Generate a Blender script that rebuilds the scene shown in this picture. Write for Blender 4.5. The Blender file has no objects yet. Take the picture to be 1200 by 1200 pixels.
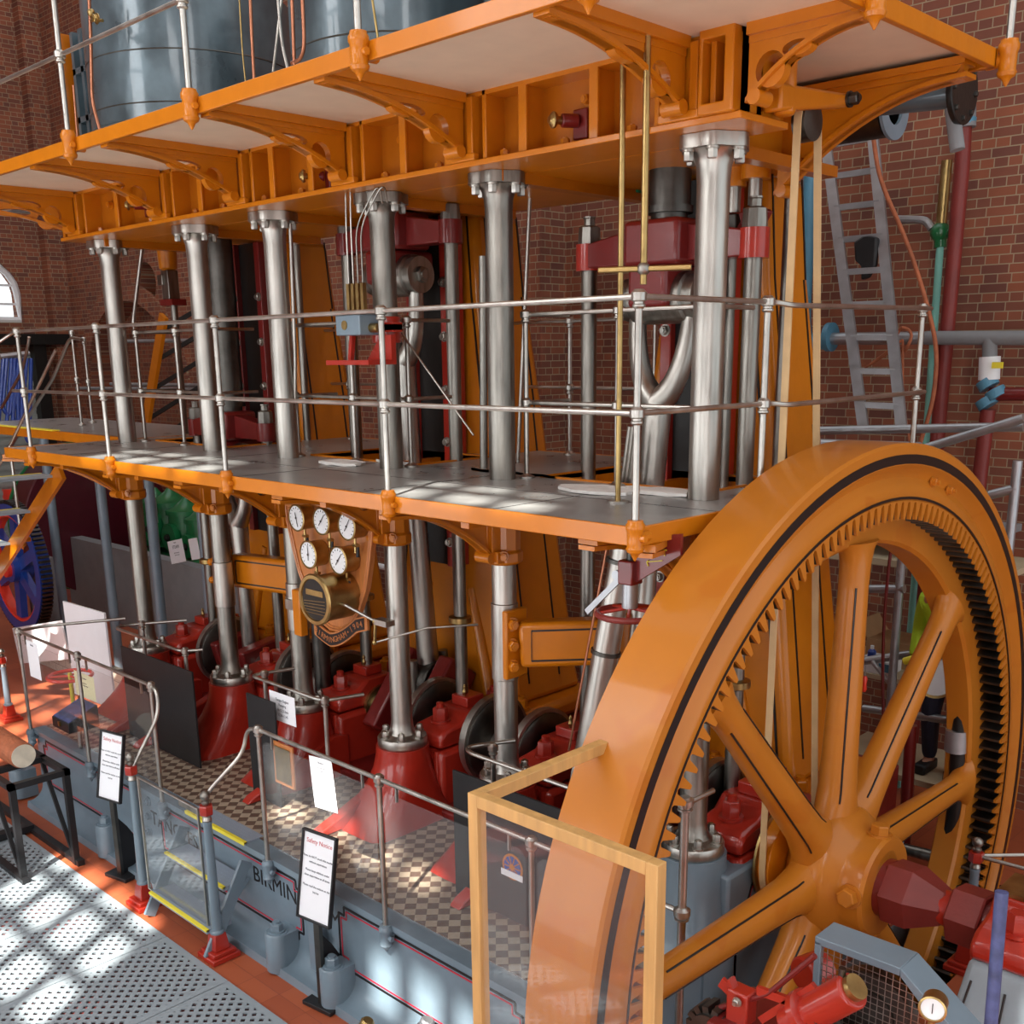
import bpy, math, random
from mathutils import Vector, Matrix, geometry
PI=math.pi
random.seed(7)
ZF=3.38                      # everything is drafted with the middle deck at z=0, then lifted so the floor is z=0
SC=bpy.context.scene
COL=SC.collection
# ---------------------------------------------------------------- camera
CAM=Vector((1.988,-4.844,.775)); FPX=1256.44
ya,pt,ro=[math.radians(a) for a in (44.342,-14.405,-.745)]
Fv=Vector((-math.sin(ya)*math.cos(pt),math.cos(ya)*math.cos(pt),math.sin(pt)))
R0=Vector((math.cos(ya),math.sin(ya),0)); U0=R0.cross(Fv)
Rv=R0*math.cos(ro)+U0*math.sin(ro); Uv=-R0*math.sin(ro)+U0*math.cos(ro)
def A(u,v,ax,val):
    "point of the plane ax=val seen in direction (u,v)"
    d=Fv+Rv*((u-598.96)/FPX)-Uv*((v-735.95)/FPX)
    i='xyz'.index(ax); t=(val-CAM[i])/d[i]
    return CAM+d*t
cd=bpy.data.cameras.new('camera'); cam=bpy.data.objects.new('camera',cd); COL.objects.link(cam)
cd.sensor_width=36; cd.lens=FPX/1200*36; cd.shift_x=.00087; cd.shift_y=.1133; cd.clip_start=.02; cd.clip_end=200
M3=Matrix((Rv,Uv,-Fv)).transposed().to_4x4(); M3.translation=CAM; cam.matrix_world=M3
SC.camera=cam
# ---------------------------------------------------------------- materials
MT={}
def nodes(name):
    m=bpy.data.materials.new(name); m.use_nodes=True; nt=m.node_tree
    return m,nt,nt.nodes['Principled BSDF']
def lin(c): return tuple((x/12.92 if x<=.04045 else ((x+.055)/1.055)**2.4) for x in [k/255 for k in c])+(1,)
def mat(name,rgb,rough=.4,metal=0,var=.12,scale=6,bump=.05,bscale=40,coat=0,alpha=1,stretch=(1,1,1),spec=.5):
    m,nt,b=nodes(name); N=nt.nodes; L=nt.links
    tc=N.new('ShaderNodeTexCoord'); mp=N.new('ShaderNodeMapping'); mp.inputs['Scale'].default_value=stretch
    L.new(tc.outputs['Object'],mp.inputs[0])
    nz=N.new('ShaderNodeTexNoise'); nz.inputs['Scale'].default_value=scale; nz.inputs['Detail'].default_value=6
    L.new(mp.outputs[0],nz.inputs['Vector'])
    cr=N.new('ShaderNodeValToRGB'); c=lin(rgb)
    cr.color_ramp.elements[0].position=.3; cr.color_ramp.elements[1].position=.7
    cr.color_ramp.elements[0].color=tuple(x*(1-var) for x in c[:3])+(1,); cr.color_ramp.elements[1].color=tuple(min(1,x*(1+var)) for x in c[:3])+(1,)
    L.new(nz.outputs[0],cr.inputs[0]); L.new(cr.outputs[0],b.inputs['Base Color'])
    b.inputs['Roughness'].default_value=rough; b.inputs['Metallic'].default_value=metal
    b.inputs['Specular IOR Level'].default_value=spec
    if metal>.5 or var>.2:
        mr=N.new('ShaderNodeMapRange'); mr.inputs[3].default_value=max(.05,rough-.12); mr.inputs[4].default_value=rough+.15
        L.new(nz.outputs[0],mr.inputs[0]); L.new(mr.outputs[0],b.inputs['Roughness'])
    if coat: b.inputs['Coat Weight'].default_value=coat; b.inputs['Coat Roughness'].default_value=.08
    if bump:
        n2=N.new('ShaderNodeTexNoise'); n2.inputs['Scale'].default_value=bscale; n2.inputs['Detail'].default_value=3
        L.new(mp.outputs[0],n2.inputs['Vector'])
        bp=N.new('ShaderNodeBump'); bp.inputs['Strength'].default_value=bump; bp.inputs['Distance'].default_value=.02
        L.new(n2.outputs[0],bp.inputs['Height']); L.new(bp.outputs[0],b.inputs['Normal'])
    if alpha<1: b.inputs['Alpha'].default_value=alpha
    MT[name]=m; return m
mat('orange',(196,114,14),.34,var=.06,coat=.25,spec=.35,bump=.08,bscale=14)
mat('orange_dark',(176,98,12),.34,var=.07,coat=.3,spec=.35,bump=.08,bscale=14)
mat('wheel_orange',(188,114,32),.36,var=.05,scale=2.2,coat=.22,spec=.35,bump=.05,bscale=6)
mat('red',(166,42,28),.3,var=.1,coat=.5,bump=.12,bscale=14)
mat('dark_red',(112,28,26),.35,var=.1,coat=.3,bump=.1,bscale=14)
mat('oxide',(124,44,38),.45,var=.1)
mat('grey_blue',(112,130,142),.38,var=.1,scale=4,coat=.3,bump=.08,bscale=12)
mat('pale_blue_grey',(150,164,172),.5,var=.08)
mat('cladding',(84,100,108),.3,metal=.3,var=.35,scale=3,coat=.5,bump=.5,bscale=4)
mat('steel',(180,177,170),.36,metal=1,var=.2,scale=5,bump=.06,bscale=18,stretch=(3,3,.5))
mat('worn_steel',(146,143,136),.38,metal=1,var=.35,scale=6,bump=.08,bscale=18,stretch=(3,3,.4))
mat('dark_steel',(92,90,86),.4,metal=1,var=.3,scale=6,bump=.1,bscale=18)
mat('rail_steel',(184,181,174),.34,metal=1,var=.15,scale=9,bump=.05)
mat('deck_steel',(150,151,149),.3,metal=.3,var=.25,scale=5,bump=.05,bscale=9)
mat('black_iron',(34,32,30),.4,metal=.3,var=.2)
mat('black',(24,24,26),.5,var=.2)
mat('black_line',(22,18,18),.35,var=.05,bump=0)
mat('red_line',(190,40,60),.4,var=.05,bump=0)
mat('cream',(228,208,182),.5,var=.04,bump=.02)
mat('white',(235,238,240),.5,var=.03,bump=0)
mat('paper',(240,242,246),.6,var=.02,bump=0)
mat('yellow_paper',(240,236,190),.6,var=.02,bump=0)
mat('ink',(70,72,84),.6,var=.05,bump=0)
mat('red_ink',(200,90,90),.6,var=.05,bump=0)
mat('brass',(176,150,98),.34,metal=1,var=.2,scale=12)
mat('copper',(176,118,92),.34,metal=1,var=.15,scale=8)
mat('alu',(176,180,184),.4,metal=.8,var=.12,scale=8)
mat('wood',(196,152,92),.5,var=.15,scale=3,stretch=(8,8,1),bump=.06)
mat('board_wood',(190,118,62),.4,var=.14,scale=5,stretch=(9,9,1),coat=.3)
mat('belt',(198,166,120),.6,var=.08,scale=10)
mat('belt_edge',(120,86,44),.6,var=.2,scale=18)
mat('yellow',(236,220,60),.5,var=.05)
mat('blue',(30,66,150),.35,var=.1,coat=.4)
mat('green',(24,110,62),.35,var=.2,coat=.4)
mat('maroon',(76,16,30),.35,var=.1,coat=.3)
mat('turquoise',(130,200,186),.45,var=.08)
mat('pipe_blue',(84,140,166),.4,var=.08)
mat('log_bark',(168,96,62),.7,var=.25,scale=9,bump=.4)
mat('log_end',(214,206,186),.7,var=.15,scale=9)
mat('grey_wall',(128,130,132),.7,var=.06)
mat('stone',(186,170,140),.7,var=.1)
mat('hivis',(190,230,50),.6,var=.05)
mat('cardboard',(176,140,100),.7,var=.08)
mat('rag',(222,222,218),.8,var=.08,bump=.5,bscale=9)
mat('bright_red',(235,60,40),.35,var=.05,coat=.4)
mat('navy',(40,46,66),.7,var=.1)
mat('skin',(200,150,125),.55,var=.05)
mat('shutter',(150,156,150),.5,var=.06)
mat('blue_pole_lid_sheen',(70,78,120),.5,var=.35,scale=22)  # chipped pole paint; also the painted reflection on the box lid
def brick(name,swap):
    m,nt,b=nodes(name); N=nt.nodes; L=nt.links
    tc=N.new('ShaderNodeTexCoord'); sp=N.new('ShaderNodeSeparateXYZ'); cb=N.new('ShaderNodeCombineXYZ')
    L.new(tc.outputs['Object'],sp.inputs[0]); L.new(sp.outputs[1 if swap else 0],cb.inputs[0]); L.new(sp.outputs[2],cb.inputs[1])
    br=N.new('ShaderNodeTexBrick'); L.new(cb.outputs[0],br.inputs['Vector'])
    br.offset=.25; br.squash=.5; br.squash_frequency=2; br.offset_frequency=1
    br.inputs['Scale'].default_value=1; br.inputs['Brick Width'].default_value=.235; br.inputs['Row Height'].default_value=.078
    br.inputs['Mortar Size'].default_value=.005; br.inputs['Mortar Smooth'].default_value=.2; br.inputs['Bias'].default_value=-.1
    br.inputs['Color1'].default_value=lin((146,84,58)); br.inputs['Color2'].default_value=lin((106,64,54)); br.inputs['Mortar'].default_value=lin((160,142,114))
    nz=N.new('ShaderNodeTexNoise'); nz.inputs['Scale'].default_value=1.6; nz.inputs['Detail'].default_value=5; L.new(cb.outputs[0],nz.inputs[0])
    mx=N.new('ShaderNodeMixRGB'); mx.blend_type='OVERLAY'; mx.inputs[0].default_value=.4
    L.new(br.outputs[0],mx.inputs[1]); L.new(nz.outputs[0],mx.inputs[2]); L.new(mx.outputs[0],b.inputs['Base Color'])
    bp=N.new('ShaderNodeBump'); bp.inputs['Strength'].default_value=.5; bp.inputs['Distance'].default_value=.01; bp.invert=True
    L.new(br.outputs['Fac'],bp.inputs['Height']); L.new(bp.outputs[0],b.inputs['Normal'])
    b.inputs['Roughness'].default_value=.8; MT[name]=m
brick('brick_x',False); brick('brick_y',True)
def checker():
    m,nt,b=nodes('checker_tiles'); N=nt.nodes; L=nt.links
    tc=N.new('ShaderNodeTexCoord'); mp=N.new('ShaderNodeMapping'); mp.inputs['Rotation'].default_value=(0,0,math.radians(45)); mp.inputs['Location'].default_value=(.01,.02,.37)
    L.new(tc.outputs['Object'],mp.inputs[0])
    ck=N.new('ShaderNodeTexChecker'); ck.inputs['Scale'].default_value=1/.072
    ck.inputs[1].default_value=lin((104,82,70)); ck.inputs[2].default_value=lin((176,160,138)); L.new(mp.outputs[0],ck.inputs[0])
    nz=N.new('ShaderNodeTexNoise'); nz.inputs['Scale'].default_value=30; L.new(tc.outputs['Object'],nz.inputs[0])
    mx=N.new('ShaderNodeMixRGB'); mx.blend_type='MULTIPLY'; mx.inputs[0].default_value=.35
    L.new(ck.outputs[0],mx.inputs[1]); L.new(nz.outputs[0],mx.inputs[2]); L.new(mx.outputs[0],b.inputs['Base Color']); b.inputs['Roughness'].default_value=.4
    MT['tiles']=m
checker()
def floor_tiles():
    m,nt,b=nodes('terracotta'); N=nt.nodes; L=nt.links
    tc=N.new('ShaderNodeTexCoord'); br=N.new('ShaderNodeTexBrick'); br.offset=0
    L.new(tc.outputs['Object'],br.inputs['Vector'])
    br.inputs['Scale'].default_value=1; br.inputs['Brick Width'].default_value=.3; br.inputs['Row Height'].default_value=.3; br.inputs['Mortar Size'].default_value=.003
    br.inputs['Color1'].default_value=lin((170,88,54)); br.inputs['Color2'].default_value=lin((158,78,48)); br.inputs['Mortar'].default_value=lin((140,70,48))
    L.new(br.outputs[0],b.inputs['Base Color']); b.inputs['Roughness'].default_value=.5; MT['terracotta']=m
floor_tiles()
def stains():
    m=MT['wheel_orange']; nt=m.node_tree; N=nt.nodes; L=nt.links; b=N['Principled BSDF']; src=b.inputs['Base Color'].links[0].from_socket
    tc=N.new('ShaderNodeTexCoord'); nz=N.new('ShaderNodeTexNoise'); nz.inputs['Scale'].default_value=2.6; nz.inputs['Detail'].default_value=2; L.new(tc.outputs['Object'],nz.inputs['Vector'])
    cr=N.new('ShaderNodeValToRGB'); cr.color_ramp.elements[0].position=.60; cr.color_ramp.elements[1].position=.64; L.new(nz.outputs[0],cr.inputs[0])
    mx=N.new('ShaderNodeMixRGB'); mx.inputs[2].default_value=lin((180,100,22)); ml=N.new('ShaderNodeMath'); ml.operation='MULTIPLY'; ml.inputs[1].default_value=.55; L.new(cr.outputs[0],ml.inputs[0]); L.new(ml.outputs[0],mx.inputs[0]); L.new(src,mx.inputs[1]); L.new(mx.outputs[0],b.inputs['Base Color'])
stains()
def white_tiles():
    m,nt,b=nodes('white_tiles'); N=nt.nodes; L=nt.links
    tc=N.new('ShaderNodeTexCoord'); sp=N.new('ShaderNodeSeparateXYZ'); cb=N.new('ShaderNodeCombineXYZ'); ad=N.new('ShaderNodeMath')
    L.new(tc.outputs['Object'],sp.inputs[0]); L.new(sp.outputs[0],ad.inputs[0]); L.new(sp.outputs[1],ad.inputs[1]); L.new(ad.outputs[0],cb.inputs[0]); L.new(sp.outputs[2],cb.inputs[1])
    br=N.new('ShaderNodeTexBrick'); L.new(cb.outputs[0],br.inputs['Vector'])
    br.inputs['Scale'].default_value=1; br.inputs['Brick Width'].default_value=.22; br.inputs['Row Height'].default_value=.11; br.inputs['Mortar Size'].default_value=.004
    br.inputs['Color1'].default_value=lin((214,208,192)); br.inputs['Color2'].default_value=lin((200,194,178)); br.inputs['Mortar'].default_value=lin((110,104,96))
    L.new(br.outputs[0],b.inputs['Base Color']); b.inputs['Roughness'].default_value=.3; MT['white_tiles']=m
white_tiles()
def grating():
    m,nt,b=nodes('grating'); N=nt.nodes; L=nt.links
    tc=N.new('ShaderNodeTexCoord'); br=N.new('ShaderNodeTexBrick')
    mp=N.new('ShaderNodeMapping'); mp.inputs['Rotation'].default_value=(0,0,math.radians(45)); L.new(tc.outputs['Object'],mp.inputs[0])
    br.offset=.0; L.new(mp.outputs[0],br.inputs['Vector'])
    br.inputs['Scale'].default_value=1; br.inputs['Brick Width'].default_value=.06; br.inputs['Row Height'].default_value=.06; br.inputs['Mortar Size'].default_value=.0155; br.inputs['Mortar Smooth'].default_value=0
    at=N.new('ShaderNodeAttribute'); at.attribute_name='border'
    mx=N.new('ShaderNodeMath'); mx.operation='MAXIMUM'; L.new(br.outputs['Fac'],mx.inputs[0]); L.new(at.outputs['Fac'],mx.inputs[1])
    L.new(mx.outputs[0],b.inputs['Alpha'])
    b.inputs['Base Color'].default_value=lin((146,156,162)); b.inputs['Roughness'].default_value=.42; MT['grating']=m
grating()
def tread():
    m,nt,b=nodes('tread_plate'); N=nt.nodes; L=nt.links
    tc=N.new('ShaderNodeTexCoord'); mp=N.new('ShaderNodeMapping'); mp.inputs['Rotation'].default_value=(0,0,math.radians(45)); L.new(tc.outputs['Object'],mp.inputs[0])
    ck=N.new('ShaderNodeTexChecker'); ck.inputs['Scale'].default_value=45; L.new(mp.outputs[0],ck.inputs[0])
    bp=N.new('ShaderNodeBump'); bp.inputs['Strength'].default_value=.6; bp.inputs['Distance'].default_value=.004; L.new(ck.outputs[1],bp.inputs['Height']); L.new(bp.outputs[0],b.inputs['Normal'])
    b.inputs['Base Color'].default_value=lin((138,150,164)); b.inputs['Roughness'].default_value=.45; MT['tread']=m
tread()
def glassy(name,rgb,alpha,rough=.03):
    m,nt,b=nodes(name); b.inputs['Base Color'].default_value=lin(rgb); b.inputs['Alpha'].default_value=alpha; b.inputs['Roughness'].default_value=rough
    b.inputs['Specular IOR Level'].default_value=.6; MT[name]=m
    N=nt.nodes; L=nt.links; o=N['Material Output']
    lw_=N.new('ShaderNodeLayerWeight'); lw_.inputs[0].default_value=.5; pw=N.new('ShaderNodeMath'); pw.operation='POWER'; pw.inputs[1].default_value=4; L.new(lw_.outputs['Facing'],pw.inputs[0]); fr=N.new('ShaderNodeMath'); fr.operation='MULTIPLY_ADD'; fr.inputs[1].default_value=.5; fr.inputs[2].default_value=.035; L.new(pw.outputs[0],fr.inputs[0]); gl=N.new('ShaderNodeBsdfGlossy'); gl.inputs['Roughness'].default_value=rough
    tr=N.new('ShaderNodeBsdfTransparent'); df=N.new('ShaderNodeBsdfDiffuse'); df.inputs[0].default_value=lin(rgb)
    m1=N.new('ShaderNodeMixShader'); m1.inputs[0].default_value=alpha; L.new(tr.outputs[0],m1.inputs[1]); L.new(df.outputs[0],m1.inputs[2])
    m2=N.new('ShaderNodeMixShader'); L.new(fr.outputs[0],m2.inputs[0]); L.new(m1.outputs[0],m2.inputs[1]); L.new(gl.outputs[0],m2.inputs[2]); L.new(m2.outputs[0],o.inputs[0])
glassy('perspex',(200,200,200),.035); glassy('glass',(220,230,235),.05)
def emis(name,rgb,st):
    m,nt,b=nodes(name); b.inputs['Emission Color'].default_value=lin(rgb); b.inputs['Emission Strength'].default_value=st; MT[name]=m
emis('lamp_light',(255,250,235),8)
# ---------------------------------------------------------------- mesh builder
class MB:
    def __init__(s): s.v=[]; s.f=[]
    def add(s,vs,fs):
        n=len(s.v); s.v+= [Vector(v) for v in vs]; s.f+=[tuple(n+i for i in f) for f in fs]; return s
    def box(s,a,b):
        x0,y0,z0=a; x1,y1,z1=b
        x0,x1=min(x0,x1),max(x0,x1); y0,y1=min(y0,y1),max(y0,y1); z0,z1=min(z0,z1),max(z0,z1)
        return s.add([(x0,y0,z0),(x1,y0,z0),(x1,y1,z0),(x0,y1,z0),(x0,y0,z1),(x1,y0,z1),(x1,y1,z1),(x0,y1,z1)],
            [(3,2,1,0),(4,5,6,7),(0,1,5,4),(1,2,6,5),(2,3,7,6),(3,0,4,7)])
    def hexa(s,p):  # 8 points bottom 4 ccw, top 4 ccw
        return s.add(p,[(3,2,1,0),(4,5,6,7),(0,1,5,4),(1,2,6,5),(2,3,7,6),(3,0,4,7)])
    def bar(s,a,b,w,h,up=(0,0,1)):
        a=Vector(a); b=Vector(b); d=(b-a).normalized(); u=Vector(up); r=d.cross(u)
        if r.length<1e-4: r=d.cross(Vector((0,1,0)))
        r.normalize(); u=r.cross(d); r*=w/2; u=u*(h/2)
        return s.hexa([a-r-u,a+r-u,b+r-u,b-r-u,a-r+u,a+r+u,b+r+u,b-r+u])
    def lathe(s,prof,o,ax=(0,0,1),n=24,cap=True,ph=0):
        o=Vector(o); ax=Vector(ax).normalized(); t=Vector((1,0,0)) if abs(ax.x)<.9 else Vector((0,1,0))
        e=ax.cross(t).normalized(); g=ax.cross(e); vs=[];fs=[]
        for r,h in prof:
            for k in range(n):
                a=2*PI*k/n+ph; vs.append(o+ax*h+(e*math.cos(a)+g*math.sin(a))*r)
        for i in range(len(prof)-1):
            for k in range(n):
                k2=(k+1)%n; fs.append((i*n+k,i*n+k2,(i+1)*n+k2,(i+1)*n+k))
        if cap:
            fs.append(tuple(reversed(range(n)))); fs.append(tuple((len(prof)-1)*n+k for k in range(n)))
        return s.add(vs,fs)
    def cyl(s,a,b,r,n=20,r2=None,cap=True):
        a=Vector(a); b=Vector(b); d=b-a
        return s.lathe([(r,0),(r if r2 is None else r2,d.length)],a,d,n,cap)
    def ring(s,o,ax,r0,r1,h,n=48):   # annulus from o along ax
        return s.lathe([(r0,0),(r1,0),(r1,h),(r0,h),(r0,0)],o,ax,n,cap=False)
    def tube(s,pts,r,n=10,closed=False):
        P=[Vector(p) for p in pts]; m=len(P); vs=[];fs=[]; prev=None
        for i,p in enumerate(P):
            if closed: d=(P[(i+1)%m]-P[i-1])
            else: d=(P[min(i+1,m-1)]-P[max(i-1,0)])
            d.normalize()
            if prev is None:
                t=Vector((0,0,1)) if abs(d.z)<.9 else Vector((1,0,0)); e=d.cross(t).normalized()
            else:
                e=(prev-d*prev.dot(d)).normalized()
            prev=e; g=d.cross(e)
            rr=r[i] if isinstance(r,(list,tuple)) else r
            for k in range(n):
                a=2*PI*k/n; vs.append(p+(e*math.cos(a)+g*math.sin(a))*rr)
        for i in range(m if closed else m-1):
            j=(i+1)%m
            for k in range(n):
                k2=(k+1)%n; fs.append((i*n+k,i*n+k2,j*n+k2,j*n+k))
        if not closed: fs.append(tuple(reversed(range(n)))); fs.append(tuple((m-1)*n+k for k in range(n)))
        return s.add(vs,fs)
    def ball(s,o,r,n=14,sz=1):
        m=max(5,n//2); return s.lathe([(max(1e-4,r*math.sin(PI*i/m)),-r*sz*math.cos(PI*i/m)) for i in range(m+1)],o,(0,0,1),n,cap=False)
    def plate(s,outer,holes,mp,t0,t1):
        "2d outline with holes, mp(u,v,t)->xyz, extruded t0..t1"
        loops=[[Vector((u,v,0)) for u,v in outer]]+[[Vector((u,v,0)) for u,v in h] for h in holes]
        tris=geometry.tessellate_polygon(loops); flat=[p for l in loops for p in l]; n=len(flat)
        vs=[mp(p.x,p.y,t0) for p in flat]+[mp(p.x,p.y,t1) for p in flat]
        fs=[tuple(t) for t in tris]+[tuple(i+n for i in reversed(t)) for t in tris]
        k=0
        for l in loops:
            m=len(l)
            for i in range(m):
                a=k+i;b=k+(i+1)%m; fs.append((a,b,b+n,a+n))
            k+=m
        return s.add(vs,fs)
    def bolt(s,o,ax,r=.025,h=.025,sh=.012):
        ax=Vector(ax).normalized(); o=Vector(o)
        s.lathe([(r*1.3,0),(r*1.3,h*.25)],o,ax,16); s.lathe([(r,h*.25),(r,h),(r*.85,h*1.1)],o,ax,6,ph=.3)
        if sh: s.cyl(o+ax*h,o+ax*(h+sh),r*.55,10)
        return s
    def build(s,name,m,parent=None,bevel=0,smooth=35,solid=0,sub=0):
        me=bpy.data.meshes.new(name); base=Vector((0,0,0))
        q=parent
        while q is not None: base+=Vector(q.location); q=q.parent
        o0=Vector((0,0,0))
        if parent is None and s.v:
            xs=[v.x for v in s.v]; ys=[v.y for v in s.v]; zs=[v.z for v in s.v]
            o0=Vector(((min(xs)+max(xs))/2,(min(ys)+max(ys))/2,min(zs)))
        me.from_pydata([tuple(v-base-o0) for v in s.v],[],s.f); me.validate(); me.update()
        import bmesh
        bm=bmesh.new(); bm.from_mesh(me); bmesh.ops.recalc_face_normals(bm,faces=bm.faces); bm.to_mesh(me); bm.free()
        me.materials.append(MT[m])
        if smooth:
            me.polygons.foreach_set('use_smooth',[True]*len(me.polygons)); me.set_sharp_from_angle(angle=math.radians(smooth))
        ob=bpy.data.objects.new(name,me); COL.objects.link(ob); ob.parent=parent; ob.location=o0
        if bevel:
            md=ob.modifiers.new('b','BEVEL'); md.width=bevel; md.segments=2; md.limit_method='ANGLE'; md.angle_limit=math.radians(40); md.harden_normals=False
        return ob
def tag(o,label=None,cat=None,group=None,kind=None):
    if label: o['label']=label
    if cat: o['category']=cat
    if group: o['group']=group
    if kind: o['kind']=kind
    return o
def T(name,loc,label,cat,group=None,kind=None):
    o=bpy.data.objects.new(name,None); o.empty_display_size=.1; COL.objects.link(o); o.location=Vector(loc); return tag(o,label,cat,group,kind)
def S(o): o['kind']='structure'; return o
def text(s,name,size,org,ux,uy,m,parent,ext=.002,align='CENTER'):
    c=bpy.data.curves.new(name,'FONT'); c.body=s; c.size=size; c.align_x=align; c.align_y='CENTER'; c.extrude=ext; c.resolution_u=2
    tmp=bpy.data.objects.new('tmp',c); COL.objects.link(tmp); dg=bpy.context.evaluated_depsgraph_get(); dg.update()
    me=bpy.data.meshes.new_from_object(tmp.evaluated_get(dg)); COL.objects.unlink(tmp); bpy.data.objects.remove(tmp)
    ux=Vector(ux).normalized(); uy=Vector(uy).normalized(); nz=ux.cross(uy); org=Vector(org)
    base=Vector((0,0,0)); q=parent
    while q is not None: base+=Vector(q.location); q=q.parent  # added fill lamps, aimed upward from the invented low openings
    for v in me.vertices: v.co=org+ux*v.co.x+uy*v.co.y+nz*v.co.z-base
    me.materials.clear(); me.materials.append(MT[m]); ob=bpy.data.objects.new(name,me); COL.objects.link(ob); ob.parent=parent; return ob
def circ(u,v,r,n=20,ry=None): return [(u+r*math.cos(2*PI*k/n),v+(ry or r)*math.sin(2*PI*k/n)) for k in range(n)]
def arcpts(p0,p1,p2,n=8):  # quadratic bezier
    p0,p1,p2=Vector(p0),Vector(p1),Vector(p2)
    return [p0*(1-t)**2+p1*2*t*(1-t)+p2*t*t for t in [i/n for i in range(n+1)]]
def rnd(pts,r=.06,n=6):
    P=[Vector(p) for p in pts]; out=[P[0]]
    for i in range(1,len(P)-1):
        a=P[i]+(P[i-1]-P[i]).normalized()*min(r,(P[i-1]-P[i]).length*.45); b=P[i]+(P[i+1]-P[i]).normalized()*min(r,(P[i+1]-P[i]).length*.45)
        out+=arcpts(a,P[i],b,n)
    return out+[P[-1]]
COLX=[-7.801,-6.272,-5.155,-3.899,-2.804,-1.288]; ENG=[-7.04,-4.53,-2.045]
ORD=['first','second','third','fourth','fifth','sixth']
TZ=-2.62; PY=-1.11; FZ=-3.38     # tiled walkway level, plinth face, floor
def AP(u,v,P,n):
    d=Fv+Rv*((u-598.96)/FPX)-Uv*((v-735.95)/FPX); n=Vector(n); return CAM+d*((Vector(P)-CAM).dot(n)/d.dot(n))
# ================================================================ SETTING
fl=MB(); fl.plate([(-24,-7),(6,-7),(6,9),(-24,9)],[[(-1.02,-2.15),(-.40,-2.15),(-.40,3.4),(-1.02,3.4)],[(-9.6,-1.57),(-1.7,-1.57),(-1.7,-6.9),(-9.6,-6.9)]],lambda u,v,t:(u,v,t),FZ-.02,FZ)
S(fl.build('floor','terracotta',smooth=0))
pit=MB(); pit.box((-1.02,-2.15,FZ-1.5),(-.40,3.4,FZ-1.45)); pit.box((-1.07,-2.2,FZ-1.5),(-1.02,3.45,FZ-.02)); pit.box((-.40,-2.2,FZ-1.5),(-.35,3.45,FZ-.02)); pit.box((-1.02,-2.2,FZ-1.5),(-.4,-2.15,FZ-.02)); pit.box((-1.02,3.4,FZ-1.5),(-.4,3.45,FZ-.02))
S(pit.build('trim_1','grey_wall',smooth=0))
gp=MB(); gp.box((-9.6,-6.9,FZ-.25),(-1.7,-1.57,FZ-.2)); gp.box((-9.62,-1.57,FZ-.25),(-1.68,-1.55,FZ-.02)); gp.box((-9.62,-6.9,FZ-.25),(-9.6,-1.55,FZ-.02)); gp.box((-1.7,-6.9,FZ-.25),(-1.68,-1.55,FZ-.02))
S(gp.build('trim_2','oxide',smooth=0))
# perforated floor plates
def wall_hole_arch(cx,z0,w,h,n=14):
    return [(cx-w/2,z0),(cx+w/2,z0)]+[(cx+w/2*math.cos(PI*k/n),z0+h-w/2*.6+w/2*.6*math.sin(PI*k/n)) for k in range(n+1)]
BY=5.0; LX=-20
# back wall, piers, arches
bw=MB(); holes=[]
pA=A(160,480,'y',BY); holes.append(circ(A(171,332,'y',BY).x,A(171,332,'y',BY).z,.36,20,.36))
ar0=A(108,470,'y',BY); ar1=A(215,470,'y',BY); acx=(ar0.x+ar1.x)/2; aw=ar1.x-ar0.x
holes.append([(acx-aw/2,FZ+.05),(acx+aw/2,FZ+.05)]+[(acx+aw/2*math.cos(PI*k/16),A(160,470,'y',BY).z+.1+aw/2*math.sin(PI*k/16)*.95) for k in range(17)])
bw.plate([(LX,FZ),(6,FZ),(6,11),(LX,11)],holes,lambda u,v,t:(u,t,v),BY,BY+.5)
S(bw.build('wall_back','brick_x',smooth=0))
nb=MB(); nb.box((acx-aw,BY+.5,FZ),(acx+aw,BY+.6,3.5)); S(nb.build('wall_recess','brick_x',smooth=0))
ringm=MB(); 
az=A(160,470,'y',BY).z+.1
ringm.plate([(acx+(aw/2+.32)*math.cos(PI*k/20),az+(aw/2*.95+.32)*math.sin(PI*k/20)) for k in range(21)]+[(acx+aw/2*math.cos(PI*k/20),az+aw/2*.95*math.sin(PI*k/20)) for k in range(20,-1,-1)],[],lambda u,v,t:(u,t,v),BY-.04,BY+.02)
S(ringm.build('trim_3','brick_x',smooth=0))
for (u0,u1) in ((604,663),):
    x1=A(663,300,'y',BY).x; pr_=MB().box((x1-1.0,BY-.42,FZ),(x1,BY,11)); S(pr_.build('wall_pier','brick_x',smooth=0))
S(MB().box((x1-.02,BY-.425,FZ),(x1+.006,BY,11)).build('wall_pier_side','brick_y',smooth=0))
lw=MB(); ly0=A(0,300,'x',LX).y; lyw=A(26,350,'x',LX).y; 
wz0=A(10,378,'x',LX).z; wz1=A(0,330,'x',LX).z
lw.plate([(-7,FZ),(BY,FZ),(BY,11),(-7,11)],[[(lyw-2.2,wz0),(lyw,wz0)]+[(lyw-1.1+1.1*math.cos(PI*k/12),wz1-.2+.75*math.sin(PI*k/12)) for k in range(13)]],lambda u,v,t:(t,u,v),LX-.5,LX)
S(lw.build('wall_left','brick_y',smooth=0))
wf=MB(); yy=lyw-1.1
wf.tube([(LX-.1,yy-1.05,wz0+.05),(LX-.1,yy+1.05,wz0+.05)]+[(LX-.1,yy+1.05*math.cos(PI*k/12),wz1-.2+.72*math.sin(PI*k/12)) for k in range(13)],.07,6,True)
for k in (-.5,0,.5): wf.box((LX-.13,yy+k*1.0-.02,wz0),(LX-.08,yy+k*1.0+.02,wz1+.45))
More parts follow.
